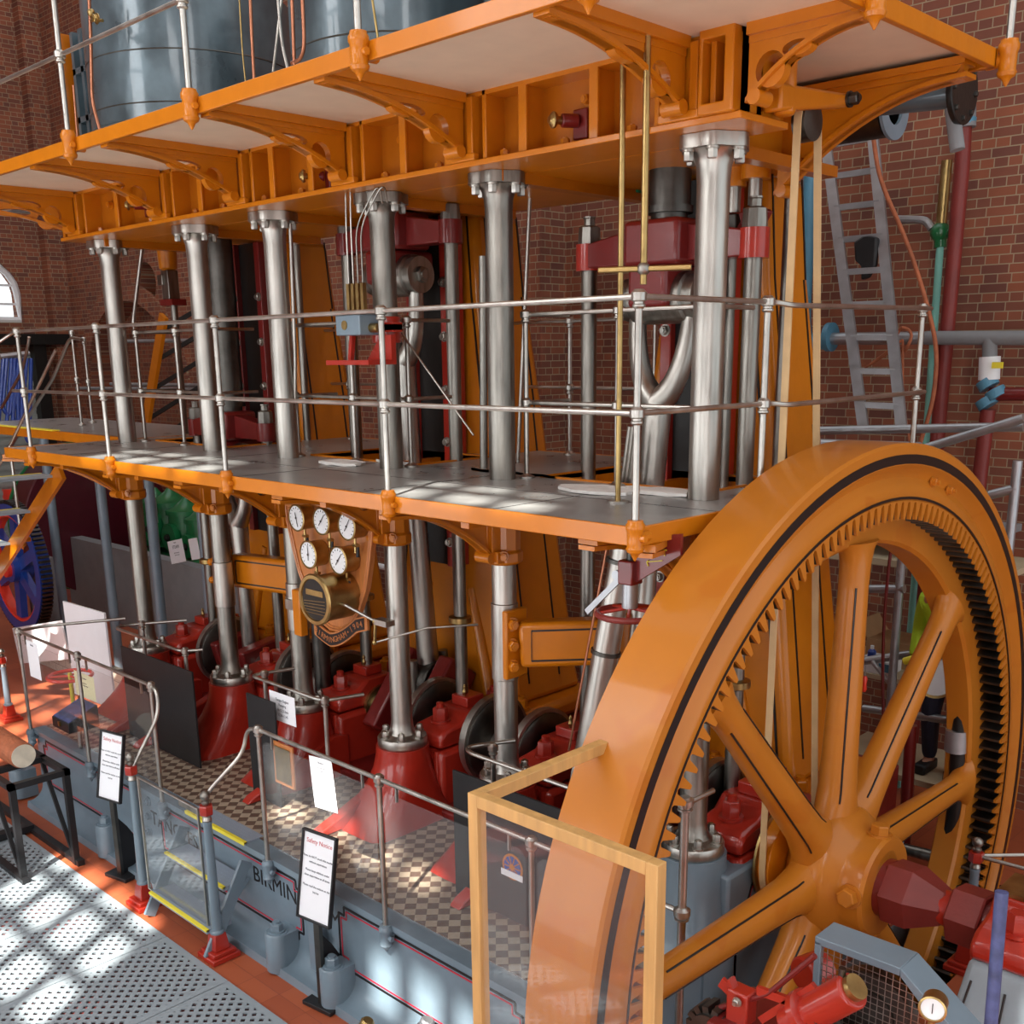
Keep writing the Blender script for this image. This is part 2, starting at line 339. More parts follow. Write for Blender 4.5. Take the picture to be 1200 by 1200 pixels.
for k in (.33,.66): wf.box((LX-.13,yy-1.05,wz0+k*(wz1-wz0+.3)-.02),(LX-.08,yy+1.05,wz0+k*(wz1-wz0+.3)+.02))
S(wf.build('window_1','white'))
pl=MB(); py_=A(66,330,'x',LX).y; pl.box((LX,py_-.25,FZ),(LX+.25,py_+.45,11)); S(pl.build('wall_left_pier','brick_y',smooth=0))
# window wall behind the camera that lets the sun in
WY=-7.2; el=math.radians(46); az_=math.radians(28)
sd=Vector((-math.sin(az_)*math.cos(el),math.cos(az_)*math.cos(el),-math.sin(el)))
def back(P):
    P=Vector(P); t=(P.y-WY)/sd.y; return P-sd*t
WIN=[(-7.9,-6.0,1.9,7.2),(-3.8,-1.85,1.9,3.75),(-3.3,-1.3,7.25,8.35),(.25,1.45,3.85,4.6),(-1.25,.8,4.95,5.65),(.45,1.85,7.3,8.35),(4.5,6.4,1.9,7.2)]
FILLWIN=[(-11.5,-8.2),(-6.6,-3.2),(-1.2,1.6),(3.0,6.4)]  # unseen low openings, added so light from below reaches the soffits
PX,PZ=.47,.6
ww=MB(); ww.plate([(-26,FZ),(14,FZ),(14,22),(-26,22)],[[(a,c),(b,c)]+[((a+b)/2+(b-a)/2*math.cos(PI*k/10),d-.12+.12*math.sin(PI*k/10)) for k in range(11)] for a,b,c,d in WIN]+[[(a,-2.5),(b,-2.5),(b,.9),(a,.9)] for a,b in FILLWIN],lambda u,v,t:(u,t,v),WY-.3,WY)
S(ww.build('wall_front','brick_x',smooth=0))
for i,(a,b,c,d) in enumerate(WIN+[(a,b,-2.5,.9) for a,b in FILLWIN]):  # frames the added low fill openings as well
    wm=MB(); n=max(1,round((b-a)/PX)); m=max(1,round((d-c)/PZ))
    for k in range(n+1): x=a+(b-a)*k/n; wm.box((x-.06,WY-.1,c),(x+.06,WY-.04,d-.02))
    for k in range(m+1): z=c+(d-c)*k/m; wm.box((a,WY-.1,z-.065),(b,WY-.04,z+.065))
    S(wm.build('window_%d'%(i+2),'white',smooth=0))
# roof trusses-free high ceiling is left open to the skylight; a dark boarded strip over the back
# plates on the floor
gx=[-9.6]; 
g0=A(36.25,1100,'z',FZ); jx=A(133.3,1054,'z',FZ).x; j2=A(195.8,1099,'z',FZ).x; pw=abs(j2-jx)
def grate_panel(x0,x1,y0,y1,lab):
    mb=MB(); e=.05; xs=[x0,x0+e,x1-e,x1]; ys=[y0,y0+e,y1-e,y1]
    vs=[(x,y,FZ+.012) for y in ys for x in xs]; fs=[(j*4+i,j*4+i+1,(j+1)*4+i+1,(j+1)*4+i) for j in range(3) for i in range(3)]
    mb.add(vs,fs); n=len(mb.v)
    mb.add([(x,y,FZ+.004) for y in ys for x in xs],[tuple(reversed(f)) for f in fs])
    ob=mb.build('floor_grating','grating',smooth=0); me=ob.data
    at=me.attributes.new('border','FLOAT','FACE')
    for i,p in enumerate(me.polygons):
        c=p.center+ob.location; at.data[i].value=0.0 if (x0+e<c.x<x1-e and y0+e<c.y<y1-e) else 1.0
    tag(ob,lab,'floor plate','perforated floor plates'); return ob
k=0; x=jx-pw*4-.0
sides=['far left under the black bench','beside the leaning log bench','in front of the left notice stand','before the stair','right of the stair newel','nearest the wooden wheel guard','under the barrier','right end','','']
gy1=A(133.3,1054,'z',FZ).y
def bandd(x): return x
for i in range(9):
    xa=jx+pw*(i-4); 
    for j,(ya_,yb_) in enumerate(((gy1-1.55,gy1),(gy1-3.1,gy1-1.55))):
        if xa+pw<-9.6 or xa>-1.8: continue
        grate_panel(max(xa,-9.55)+.003,min(xa+pw,-1.72)-.003,ya_+.003,yb_-.003,'grey perforated floor plate, '+('inner row, ','outer row, ')[j]+['far left end','second from the left','third from the left','fourth from the left','fifth from the left','sixth from the left','seventh from the left','eighth from the left','right end'][i])
# plinth
x0p=A(43,863,'y',PY).x; xR=-1.06
pm=MB()
prof=[(PY+.02,TZ),(PY-.03,TZ),(PY-.03,TZ-.04),(PY,TZ-.055),(PY,FZ+.2)]+[(PY-.13*(1-math.cos(t*PI/16)),FZ+.2-.14*math.sin(t*PI/16)) for t in range(1,9)]+[(PY-.16,FZ+.06),(PY-.17,FZ),(2.4,FZ),(2.4,TZ)]
n=len(prof); pm.add([(x0p,y,z) for y,z in prof]+[(xR,y,z) for y,z in prof],[tuple(range(n)),tuple(reversed(range(n,2*n)))]+[(i,i+n,(i+1)%n+n,(i+1)%n) for i in range(n)])
PL=T('engine_plinth',(x0p,PY,FZ),'long blue-grey cast plinth with pinstriping and raised lettering under the engine','plinth')
pm.build('bed','grey_blue',PL)
MB().box((x0p+.02,PY+.1,TZ),(xR-.02,2.3,TZ+.006)).build('tiled_walkway','tiles',PL,smooth=0)
def stripes(pts,close=False):
    for off,m,w in ((0,'black_line',.016),(.024,'red_line',.01)):
        mb=MB(); P=[Vector(p) for p in pts]
        c=sum(P,Vector())/len(P)
        Q=[p+Vector(((off if p.x<c.x else -off),0,(off if p.z<c.z else -off))) for p in P]
        for a,b in zip(Q,Q[1:]+([Q[0]] if close else [])):
            mb.bar(a,b,.003,w,up=(0,0,1)) if abs((b-a).normalized().z)<.5 else mb.bar(a,b,.003,w,up=(1,0,0))
        mb.build('pinstripe',m,PL,smooth=0)
def panel(ul,ur,bl_,mode='closed'):
    a=A(*ul,'y',PY-.002); b=A(*ur,'y',PY-.002); zb=A(*bl_,'y',PY-.002).z; zt=min(TZ-.085,(a.z+b.z)/2); zb=max(zb,FZ+.225); xa,xb=a.x,b.x; y=PY-.002; c=.06
    stripes([(xa+c,y,zt),(xb-c,y,zt),(xb-c,y,zt-c),(xb,y,zt-c),(xb,y,zb+c),(xb-c,y,zb+c),(xb-c,y,zb),(xa+c,y,zb),(xa+c,y,zb+c),(xa,y,zb+c),(xa,y,zt-c),(xa+c,y,zt-c)],True)
panel((50,867),(163,923),(55,917)); panel((187,943),(352,1034),(283,1062)); panel((396,1060),(613,1180),(421,1146))
# lettering
def plet(s,ul,lr,mb=None):
    a=A(*ul,'y',PY-.004); b=A(*lr,'y',PY-.004)
    return a,b
ta=A(204,973,'y',PY); text('TANGYES','lettering',.17,ta,(1,0,0),(0,0,1),'black_line',PL)
tb=A(300,1025,'y',PY); text('BIRMINGHAM','lettering',.17,Vector((tb.x-.04,PY,tb.z)),(1,0,0),(0,0,1),'black_line',PL,align='LEFT')
# buttress and lugs
bx=A(378,1090,'y',PY).x
lg=MB().box((bx-.09,PY-.06,FZ+.1),(bx+.05,PY+.05,TZ-.1)); lg.build('buttress','grey_blue',PL,bevel=.012)
for uv in ((381,1098),(381,1120),(170,940),(171,957),(172,975)):
    P=A(*uv,'y',PY-.03); MB().bolt((P.x,PY-(.06 if uv[0]>300 else 0),P.z),(0,-1,0),.03,.03).build('bolt','grey_blue',PL)
for uv in ((333,1125),(401,1165),(143,990),(36,925),(600,1270)):
    P=A(*uv,'z',FZ+.06); l=MB(); 
    l.lathe([(.085,0),(.085,.27),(.075,.285)],(P.x,PY-.12,FZ+.02),(0,0,1),20); l.box((P.x-.085,PY-.12,FZ+.02),(P.x+.085,PY+.02,FZ+.3))
    lug=l.build('holding_down_lug','grey_blue',PL); MB().bolt((P.x,PY-.12,FZ+.3),(0,0,1),.045,.06,.02).build('nut','grey_blue',lug)
# end pedestal under the last column, blue-grey
def ped_sections(cx,fw,y0,y1,zt,zb,r,n=28):
    secs=[]
    for t in [0,.12,.3,.5,.7,.85,.95,1]:
        z=zt+(zb-zt)*t; k=t**2.3; ring=[]
        for i in range(n):
            a=2*PI*i/n; ca,sa=math.cos(a),math.sin(a); e=1+3*k   # circle -> box
            m=(abs(ca)**(2*e)+abs(sa)**(2*e))**(-1/(2*e))
            rx=r*(1-k)+fw*k; yc=(y0+y1)/2*k; ry=r*(1-k)+(y1-y0)/2*k
            ring.append((cx+rx*ca*m,yc+ry*sa*m,z))
        secs.append(ring)
    return secs
def loft(mb,secs):
    n=len(secs[0]); vs=[p for s_ in secs for p in s_]; fs=[(i*n+k,i*n+(k+1)%n,(i+1)*n+(k+1)%n,(i+1)*n+k) for i in range(len(secs)-1) for k in range(n)]
    fs+=[tuple(range(n)),tuple(reversed(range((len(secs)-1)*n,len(secs)*n)))]; return mb.add(vs,fs)
for i,x in enumerate(COLX):
    if i<5:
        m_=MB(); loft(m_,ped_sections(x,.3,-.52,.3,-2.055,TZ+.006,.2))
        o=m_.build('column_pedestal','red'); tag(o,'red cast foot flaring out under the %s front column from the left'%ORD[i],'pedestal','red feet of the front columns')
    else:
        g=T('end_pedestal',(x,0,TZ),'blue-grey end pedestal with pinstripe under the rightmost front column','pedestal')
        loft(MB(),ped_sections(x,.25,-.3,.3,-2.055,TZ+.006,.2)).build('column_seat','grey_blue',g)
        MB().box((x-.1,.0,TZ),(-1.03,1.1,-2.15)).build('bearing_seat','grey_blue',g,bevel=.02)
        MB().box((x-.1,-.2,FZ),(-1.045,2.4,TZ+.01)).build('bed_end','grey_blue',g)
        xs=-1.028
        for off,mm in ((0,'black_line'),(-.022,'red_line')):
            p=MB()
            for a,b in (((xs,.95,-2.28+off),(xs,.25,-2.28+off)),((xs,.25,-2.28+off),(xs,.1,-2.62+off)),((xs,.1,-2.62+off),(xs,.1,-3.2))): p.bar(a,b,.003,.014,up=(1,0,0)) if a[1]==b[1] else p.bar(a,b,.004,.014)
            p.build('pinstripe',mm,g,smooth=0)
# ================================================================ COLUMNS
def column(i,x,upper):
    if upper:
        g=T('steel_column',(x,0,0),'polished steel column above the deck, %s from the left in the front row'%ORD[i],'column','upper steel columns')
        MB().lathe([(.083,0.001),(.083,1.58),(.088,1.66),(.105,1.71),(.13,1.735)],(x,0,0),n=32,cap=False).build('shaft','worn_steel' if i in(3,4) else 'steel',g)
        f=MB(); prof=[]
        n=48; 
        ring=[]
        for k in range(n):
            a=2*PI*k/n; rr=.172+.012*math.cos(6*a); ring.append((rr*math.cos(a),rr*math.sin(a)))
        f.plate(ring,[],lambda u,v,t:(x+u,v,t),1.735,1.798); f.build('flange','worn_steel' if i in(3,4) else 'steel',g,bevel=.004)
        for k in range(6):
            a=2*PI*k/6; MB().bolt((x+.14*math.cos(a),.14*math.sin(a),1.735),(0,0,-1),.026,.05,0).build('bolt','steel',g)
    else:
        g=T('lower_column',(x,0,-2.05),'steel column below the deck, %s from the left in the front row'%ORD[i],'column','lower steel columns')
        MB().lathe([(.15,-1.985),(.105,-1.965),(.088,-1.93),(.08,-1.86),(.08,-.4)],(x,0,0),n=32,cap=False).build('shaft','steel' if i in(3,4) else 'worn_steel',g)
        MB().lathe([(.182,-2.053),(.186,-2.045),(.186,-1.995),(.18,-1.985),(.1,-1.985)],(x,0,0),n=40).build('flange','steel',g)
        for k in range(6):
            a=2*PI*k/6+.3; MB().bolt((x+.145*math.cos(a),.145*math.sin(a),-1.985),(0,0,1),.026,.05,.01).build('bolt','steel',g)
        z={1:(-1.36,-.96),2:(-1.38,-.99),4:(-1.32,-.80)}.get(i)
        if z: MB().lathe([(.08,z[0]),(.088,z[0]+.005),(.088,z[1]-.005),(.08,z[1])],(x,0,0),n=32,cap=False).build('sleeve','steel',g)
    return g
for i,x in enumerate(COLX): column(i,x,True); column(i,x,False)
# ================================================================ DECK
DY=-1.0; DXL=-8.12; DXR=-.955; DB=1.62
DK=T('engine_deck',(-4.5,0,-.1),'long orange-edged steel deck running round the engine at mid height','deck')
OPEN=[(e-.62,e+.62) for e in ENG]
OY0,OY1=.24,.98
dp=MB(); dp.plate([(DXL,DY),(DXR,DY),(DXR,DB),(DXL,DB)],[[(a,OY0),(b,OY0),(b,OY1),(a,OY1)] for a,b in OPEN],lambda u,v,t:(u,v,t),-.03,0)
dp.build('deck_plate','deck_steel',DK,smooth=0)
fa=MB(); fa.box((DXL-.01,DY-.02,-.085),(DXR+.01,DY,.004)); fa.box((DXR-.01,DY-.02,-.085),(DXR+.012,DB,.004)); fa.box((DXL-.012,DY,-.085),(DXL,DB,.004)); fa.box((DXL,DB,-.085),(DXR,DB+.02,.004))
fa.build('fascia','orange',DK,bevel=.004)
for a,b in OPEN:
    k=MB(); t=.02
    k.box((a-t,OY0-t,-.1),(a,OY1+t,.012)); k.box((b,OY0-t,-.1),(b+t,OY1+t,.012)); k.box((a,OY0-t,-.1),(b,OY0,.012)); k.box((a,OY1,-.1),(b,OY1+t,.012)); k.build('opening_kerb','orange',DK)
sm=MB()
for x in (-6.9,-5.6,-4.3,-3.0,-1.9): sm.box((x-.003,DY,.0),(x+.003,OY0-.04,.0015))
sm.box((DXL,-.35,.0),(DXR,-.346,.0015)); sm.build('plate_seam','black_line',DK,smooth=0)
def arch(tip,root,ztop,ztip,zroot,pw_=2.1,n=16):
    "outline (s,z): s from tip to root"
    low=[(tip+(root-tip)*t,ztip+(zroot-ztip)*t**pw_) for t in [k/n for k in range(n+1)]]
    return [(tip,ztop)]+low+[(root,ztop)],low
def bracket(name,g,o,dr,tip,root,ztop,ztip,zroot,holes,m,th=.05,fl_=.1,top=.035):
    "dr: horizontal unit direction from tip to root; o: origin of s"
    o=Vector(o); dr=Vector(dr); sd_=dr.cross(Vector((0,0,1)))
    outer,low=arch(tip,root,ztop,ztip,zroot)
    mp=lambda u,v,t:o+dr*u+sd_*t+Vector((0,0,v))
    b=MB(); b.plate(outer,holes,mp,-th/2,th/2)
    low=[(low[0][0]-.03*(1 if root>tip else -1),low[0][1]+.004)]+low[1:]; ribs=[(u,v) for u,v in low]; up=[(u,v+.022) for u,v in low]
    b.plate(ribs+up[::-1],[],mp,-fl_/2,fl_/2)
    b.plate([(tip-.02,ztop),(root,ztop),(root,ztop-top),(tip-.02,ztop-top)],[],mp,-fl_/2-.01,fl_/2+.01)
    b.plate([(tip+.0,ztop-top),(root,ztop-top),(root,ztop-top-.03),(tip+.03,ztop-top-.03)],[],mp,-fl_/2+.015,fl_/2-.015)
    b.cyl(mp(root-.05,zroot+.02,-fl_/2-.012),mp(root-.05,zroot+.02,fl_/2+.012),.035,14)
    return b.build(name,m,g)
for i,x in enumerate(COLX):
    c=MB(); c.lathe([(.105,-.54),(.125,-.525),(.125,-.46),(.11,-.45),(.11,-.22),(.135,-.2),(.135,-.14),(.15,-.12),(.15,-.05)],(x,0,0),n=10,ph=PI/10)
    c.box((x-.06,-.16,-.5),(x+.06,-.05,-.1)); c.box((x-.09,-.145,-.52),(x+.09,-.02,-.44)); c.box((x-.03,-.175,-.45),(x-.015,-.1,-.14)); c.box((x+.015,-.175,-.45),(x+.03,-.1,-.14))
    cp=c.build('capital','orange',DK,bevel=.006)
    MB().bolt((x-.1,-.1,-.47),(-.7,-.7,0),.025,.03).build('bolt','orange',cp); MB().bolt((x+.1,-.1,-.47),(.7,-.7,0),.025,.03).build('bolt','orange',cp)
    bracket('bracket',DK,(x,0,0),(0,1,0),-.94,-.12,-.085,-.15,-.50,[circ(-.27,-.21,.06,16)],'orange')
bracket('bracket',DK,(COLX[5],0,0),(-.32,.947,0),-.98,-.12,-.085,-.15,-.50,[circ(-.27,-.21,.06,16)],'orange')
bracket('bracket',DK,(COLX[0],0,0),(.6,.8,0),-1.1,-.12,-.085,-.15,-.50,[circ(-.27,-.21,.06,16)],'orange')
for x in (-7.0,-5.7,-4.5,-3.35,-2.1): MB().box((x-.03,DY,-.12),(x+.03,DB,-.03)).build('joist','orange_dark',DK)
# sockets
STX=[-7.488,-6.026,-4.36,-2.678,-.945]; SY=-1.037
def socket(g,x,y,z,m='orange',n_out=(0,-1,0),s=1):
    b=MB().lathe([(.004,-.165*s),(.012*s,-.15*s),(.02*s,-.135*s),(.036*s,-.125*s),(.042*s,-.11*s),(.036*s,-.1*s),(.038*s,-.03*s),(.044*s,-.02*s),(.044*s,0),(.036*s,.012*s),(.036*s,.02*s),(.02,.022*s)],(x,y,z),n=20)
    no=Vector(n_out); b.cyl(Vector((x,y,z-.06*s))-no*.02,Vector((x,y,z-.06*s))-no*.09*s+no*0,.028*s,10)
    sd_=Vector((0,0,1)).cross(no)
    b.cyl(Vector((x,y,z-.06*s))+sd_*.03,Vector((x,y,z-.06*s))+sd_*.06,.016*s,8)
    return b.build('stanchion_socket',m,g)
for x in STX: socket(DK,x,SY,.02)
def stanchion(g,x,y,z0,z1,zm=None,r=.0165,m='rail_steel',foot=False,name='stanchion'):
    b=MB(); pr=[(r*1.15,z0),(r*1.1,z1-.06)]
    b.cyl((x,y,z0),(x,y,z1-.02),r,12)
    for z in ([zm] if zm else [])+[z1]:
        b.lathe([(r*1.2,-.05),(r*1.75,-.042),(r*1.75,-.034),(r*1.4,-.03),(r*1.45,-.022),(r*2,-.016),(r*2.05,.016),(r*1.5,.024),(r*1.2,.03)],(x,y,z),n=14)
    if foot: b.lathe([(.05,0),(.05,.012),(.03,.02),(.022,.03)],(x,y,z0),n=16)
    return b.build(name,m,g)
def railing(name,posts,z0,z1,zm,lab,cat,group=None,top=None,mid=None,foot=True,closed=False,r=.0135):
    g=T(name,(posts[0][0],posts[0][1],z0),lab,cat,group)
    for p in posts: stanchion(g,p[0],p[1],p[2] if len(p)>2 else z0,z1,zm,foot=foot)
    tp=top or [(p[0],p[1],z1) for p in posts]; MB().tube(rnd(tp,.08),r,10).build('top_rail','rail_steel',g)
    if zm:
        md=mid or [(p[0],p[1],zm) for p in posts]; MB().tube(rnd(md,.08),r,10).build('mid_rail','rail_steel',g)
    return g
pL=[(x,SY) for x in STX]
tp=[(-7.75,SY-.05,.92),(-7.6,SY,.985)]+[(x,SY,1.0) for x in STX]
railing('deck_railing',pL,0.02,1.0,.51,'polished steel handrail along the front edge of the middle deck','railing','deck handrails',top=tp,mid=[(-7.72,SY,.51)]+[(x,SY,.51) for x in STX],foot=False)
y3=1.74
railing('deck_railing',[(-.93,-.025),(-.93,y3)],.0,1.0,.51,'steel handrail crossing the right end of the deck behind the flywheel','railing','deck handrails',top=[(STX[4],SY,1),(-.93,-.025,1.0),(-.93,.05,1),(-.88,.12,.985),(-.88,y3,1.0)],mid=[(STX[4],SY,.51),(-.93,-.025,.51),(-.93,.05,.51),(-.88,.12,.5),(-.88,y3,.51)],foot=False)
RB=1.5
railing('deck_railing',[(x,RB) for x in (-8.05,-6.3,-5.0,-3.55,-2.75)],0,1.0,.51,'steel handrail along the back edge of the deck beside the brick wall','railing','deck handrails')
for i,(a,b) in enumerate(OPEN):
    o_=['left','middle','right'][i]
    railing('well_railing',[(a-.06,OY0-.1),((a+b)/2+.05,OY0-.1),(b+.06,OY0-.1)],0,1.0,.47,'steel handrail in front of the %s crosshead opening in the deck'%o_,'railing','handrails round the deck openings',top=[(a-.06,OY0+.3,1.0),(a-.06,OY0-.1,1.0),(b+.06,OY0-.1,1.0),(b+.06,OY0+.3,1.0)],mid=[(a-.06,OY0+.3,.47),(a-.06,OY0-.1,.47),(b+.06,OY0-.1,.47),(b+.06,OY0+.3,.47)])
# white rags on deck
for k,(u,v,w) in enumerate(((400,544,.5),(470,543,.45),(600,551,.4),(640,556,.4),(700,576,.55),(770,578,.5))):
    P=A(u,v,'z',0); b=MB(); n=14; ring=[]
    for j in range(n):
        a=2*PI*j/n; rr=w/2*(.8+.35*random.random()); ring.append((P.x+rr*math.cos(a),min(P.y+rr*.5*math.sin(a),OY0-.03)))
    b.plate(ring,[],lambda u_,v_,t:(u_,v_,t+.004*math.sin(u_*30)),.003,.02); o=b.build('absorbent_cloth','rag',smooth=0)
    tag(o,'white oil-absorbing cloth laid on the deck, %s from the left along the openings'%ORD[k],'cloth','cloths on the deck')
# ================================================================ ENTABLATURE / UPPER PLATFORM
UX=-.371; UY=-1.287; UZ=2.2; UB=1.05
EN=T('entablature',(-4.5,0,1.8),'massive orange cast entablature carried on the steel columns','girder')
EL,ER=-8.1,-.98; GY=-.27
b=MB(); b.box((EL,GY-.03,1.8),(ER+.03,.12,1.832)); b.box((EL,.12,1.8),(-1.42,1.35,1.832)); b.build('bottom_flange','orange',EN,bevel=.005)
b=MB(); b.box((EL,-.12,1.83),(ER,-.08,2.2)); b.build('web','orange_dark',EN)
b=MB(); b.box((EL,GY,2.165),(ER,-.05,2.199)); b.build('top_flange','orange',EN)
MB().box((EL,1.25,1.83),(-1.45,1.35,2.2)).build('rear_web','orange_dark',EN)
MB().box((ER-.04,GY,1.83),(ER,.1,2.2)).build('end_web','orange',EN,bevel=.01); MB().box((-1.49,.1,1.83),(-1.45,1.35,2.2)).build('end_web','orange',EN)
MB().box((EL,GY,1.83),(EL+.04,1.35,2.2)).build('end_web','orange',EN)
for i,x in enumerate(COLX):
    xc=x
    for dx in (-.16,.16):
        b=MB(); b.box((xc+dx-.016,GY,1.83),(xc+dx+.016,-.1,2.2)); b.build('stiffener','orange',EN,bevel=.006)
    b=MB(); b.box((xc-.1,GY-.035,1.83),(xc-.05,GY,2.165)); b.box((xc+.05,GY-.035,1.83),(xc+.1,GY,2.165)); b.box((xc-.12,GY-.045,1.83),(xc+.12,GY,1.87)); b.box((xc-.1,GY-.01,1.84),(xc+.1,-.1,2.17)); b.build('pilaster','orange',EN,bevel=.006)
for x in (-7.05,-5.71,-4.75,-4.3,-3.35,-2.35,-1.85):
    b=MB(); b.box((x-.018,GY+.01,1.83),(x+.018,-.1,2.17)); b.box((x-.03,GY,1.83),(x+.03,GY+.02,2.17)); b.build('stiffener','orange',EN,bevel=.005)
for x in (-7.5,-6.6,-5.9,-5.5,-4.95,-4.5,-4.1,-3.6,-3.1,-2.55,-2.1,-1.65):
    MB().bolt((x,-.2,1.832),(0,0,1),.026,.04,.01).build('bolt','orange',EN); MB().bolt((x+.1,-.125,2.06),(0,-1,0),.026,.04,.01).build('bolt','orange',EN)
# projecting end block with deep recess next to the last column
b=MB(); b.plate([(-1.17,1.83),(-.98,1.83),(-.98,2.2),(-1.17,2.2)],[[(-1.15,1.88),(-1.03,1.88),(-1.03,2.15),(-1.15,2.15)]],lambda u,v,t:(u,t,v),GY-.06,GY+.1); b.build('end_block','orange',EN,bevel=.008)
# cross beams above the engines
for x in (-7.7,-6.4,-5.1,-3.96,-2.72,-1.36): MB().box((x-.05,-.1,1.74),(x+.05,1.3,1.8)).build('cross_beam','orange_dark',EN)
UP=T('upper_platform',(-4.5,-.8,2.15),'upper platform with orange fascia, fretted brackets and cream underside','platform')
b=MB(); b.box((-9.6,UY-.02,2.118),(UX+.01,UY+.012,2.204)); b.box((UX-.015,UY,2.118),(UX+.02,UB,2.204)); b.box((-1.45,UB-.02,2.118),(UX+.02,UB+.02,2.204)); b.build('fascia','orange',UP,bevel=.004)
MB().box((-9.6,UY,2.188),(UX,GY+.05,2.202)).build('soffit_plate','cream',UP,smooth=0)
MB().box((-1.44,GY+.052,2.188),(UX,UB,2.202)).build('soffit_plate','cream',UP,smooth=0)
MB().box((-9.6,GY-.1,2.2035),(-1.3,2.0,2.215)).build('floor_plate','deck_steel',UP,smooth=0)
def ubr(o,dr,tip,root):
    tear=[(root+(tip-root)*.62+ .0,2.11)]; L=tip-root
    h1=circ(root+L*.2,1.985,.075,18); 
    h2=[(root+L*(.43+.13*math.cos(2*PI*k/16)),2.05+.032*math.sin(2*PI*k/16)) for k in range(16)]
    return bracket('bracket',UP,o,dr,tip,root,2.188,2.10,1.86,[h1,h2],'orange',th=.05,fl_=.09,top=.05)
for x in COLX: ubr((x,0,0),(0,1,0),-1.24,-.3)
ubr((ER+.04,GY+.03,0),Vector((-1,0,0)),-.56,.0)
ubr((EL+.02,-.05,0),Vector((.5,.86,0)).normalized(),-1.3,-.1)
# bracket on the far side of the right end
b=bracket('bracket',UP,(-1.45,UB-.12,0),(-1,0,0),-1.0,.02,2.16,2.06,1.62,[],'orange',th=.05,fl_=.12)
USX=[A(80,160,'y',UY-.05).x,A(222,112,'y',UY-.05).x,A(420,43,'y',UY-.05).x,A(690,-42,'y',UY-.05).x,UX]
for x in USX: socket(UP,x,UY-.05,UZ+.02,s=1.15)
socket(UP,UX+.06,UB+.04,UZ+.02,n_out=(1,0,0),s=1.15); socket(UP,UX+.06,-.33,UZ+.02,n_out=(1,0,0),s=1.15)
gl=T('upper_railing',(USX[0],UY,UZ),'steel handrail along the edge of the upper platform in front of the cylinders','railing')
for x in USX+[-8.9]: stanchion(gl,x,UY-.05,UZ+.02,UZ+1.0,UZ+.5,r=.018)
stanchion(gl,UX+.06,UB+.04,UZ+.02,UZ+1.0,UZ+.5,r=.018); stanchion(gl,UX+.06,-.33,UZ+.02,UZ+1.0,UZ+.5,r=.018)
for z,nm in ((UZ+.5,'mid_rail'),(UZ+1.0,'top_rail')): MB().tube(rnd([(-9.5,UY-.05,z),(UX+.06,UY-.05,z),(UX+.06,UB+.04,z)],.03),.014,10).build(nm,'rail_steel',gl)
# oil cups on the girder
for k,(u,v,red) in enumerate(((400/3+8,240,1),(345,206,0),(636,140,1))):
    P=A(u,v,'y',-.33); g=T('oil_cup',(P.x+.1,-.12,P.z),'brass oil cup on a red bracket on the orange girder, %s'%('left end','between the third and fourth columns','between the fifth and sixth columns')[k] if 0 else 'brass-capped red oil cup on the girder, %s of three from the left'%ORD[k],'oil cup','oil cups on the girder')
    b=MB(); b.box((P.x+.06,-.16,P.z-.09),(P.x+.16,-.12,P.z+.06)); b.cyl((P.x+.1,-.16,P.z),(P.x+.05,-.24,P.z),.035,14); b.build('bracket_arm','dark_red',g,bevel=.008)
    MB().lathe([(.02,0),(.02,.04),(.04,.045),(.042,.06),(.03,.065),(.02,.08)],(P.x+.05,-.23,P.z),(-.4,-1,0),18).build('cap','brass',g)
# ================================================================ CYLINDERS
def cylinder(cx,cy,r,lab,g_=None):
    g=T('engine_cylinder',(cx,cy,UZ),lab,'cylinder','steam cylinders')
    MB().lathe([(r*.985,2.21),(r*.985,2.3),(r*1.0,2.31),(r*1.0,2.33),(r*.985,2.34),(r*.95,2.36),(r*.95,2.42)],(cx,cy,0),n=64,cap=False).build('foot_ring','cladding',g)
    MB().lathe([(r*.9,2.21),(r*.93,2.41),(r*.985,2.46),(r*1.03,2.47),(r*1.045,2.485),(r*1.03,2.5),(r*1.0,2.51),(r*1.0,2.6),(r*1.01,2.605),(r*1.0,2.61),(r*1.0,3.6),(r*.8,3.7)],(cx,cy,0),n=64).build('cladding_sheet','cladding',g)
    for z in (2.72,3.1): MB().lathe([(r*1.003,z),(r*1.006,z+.004),(r*1.003,z+.01)],(cx,cy,0),n=64,cap=False).build('cladding_band','dark_steel',g)
    return g
def cylfit(ul,ur,v,cy):
    a=A(ul,v,'y',cy); c=A(ur,v,'y',cy); return (a.x+c.x)/2
cyl1=cylfit(118,318,60,.45); rr=(A(318,60,'y',.45)-A(118,60,'y',.45)).length*.5*.78
c1x=A(224,60,'y',.5).x; cylinder(c1x,.5,.86,'dark blue-grey riveted steam cylinder standing at the left of the upper platform')
c2x=A(470,10,'y',.5).x; cylinder(c2x,.5,.76,'dark blue-grey steam cylinder in the middle of the upper platform')
cylinder(-2.3,.6,.85,'dark blue-grey steam cylinder at the right of the upper platform')
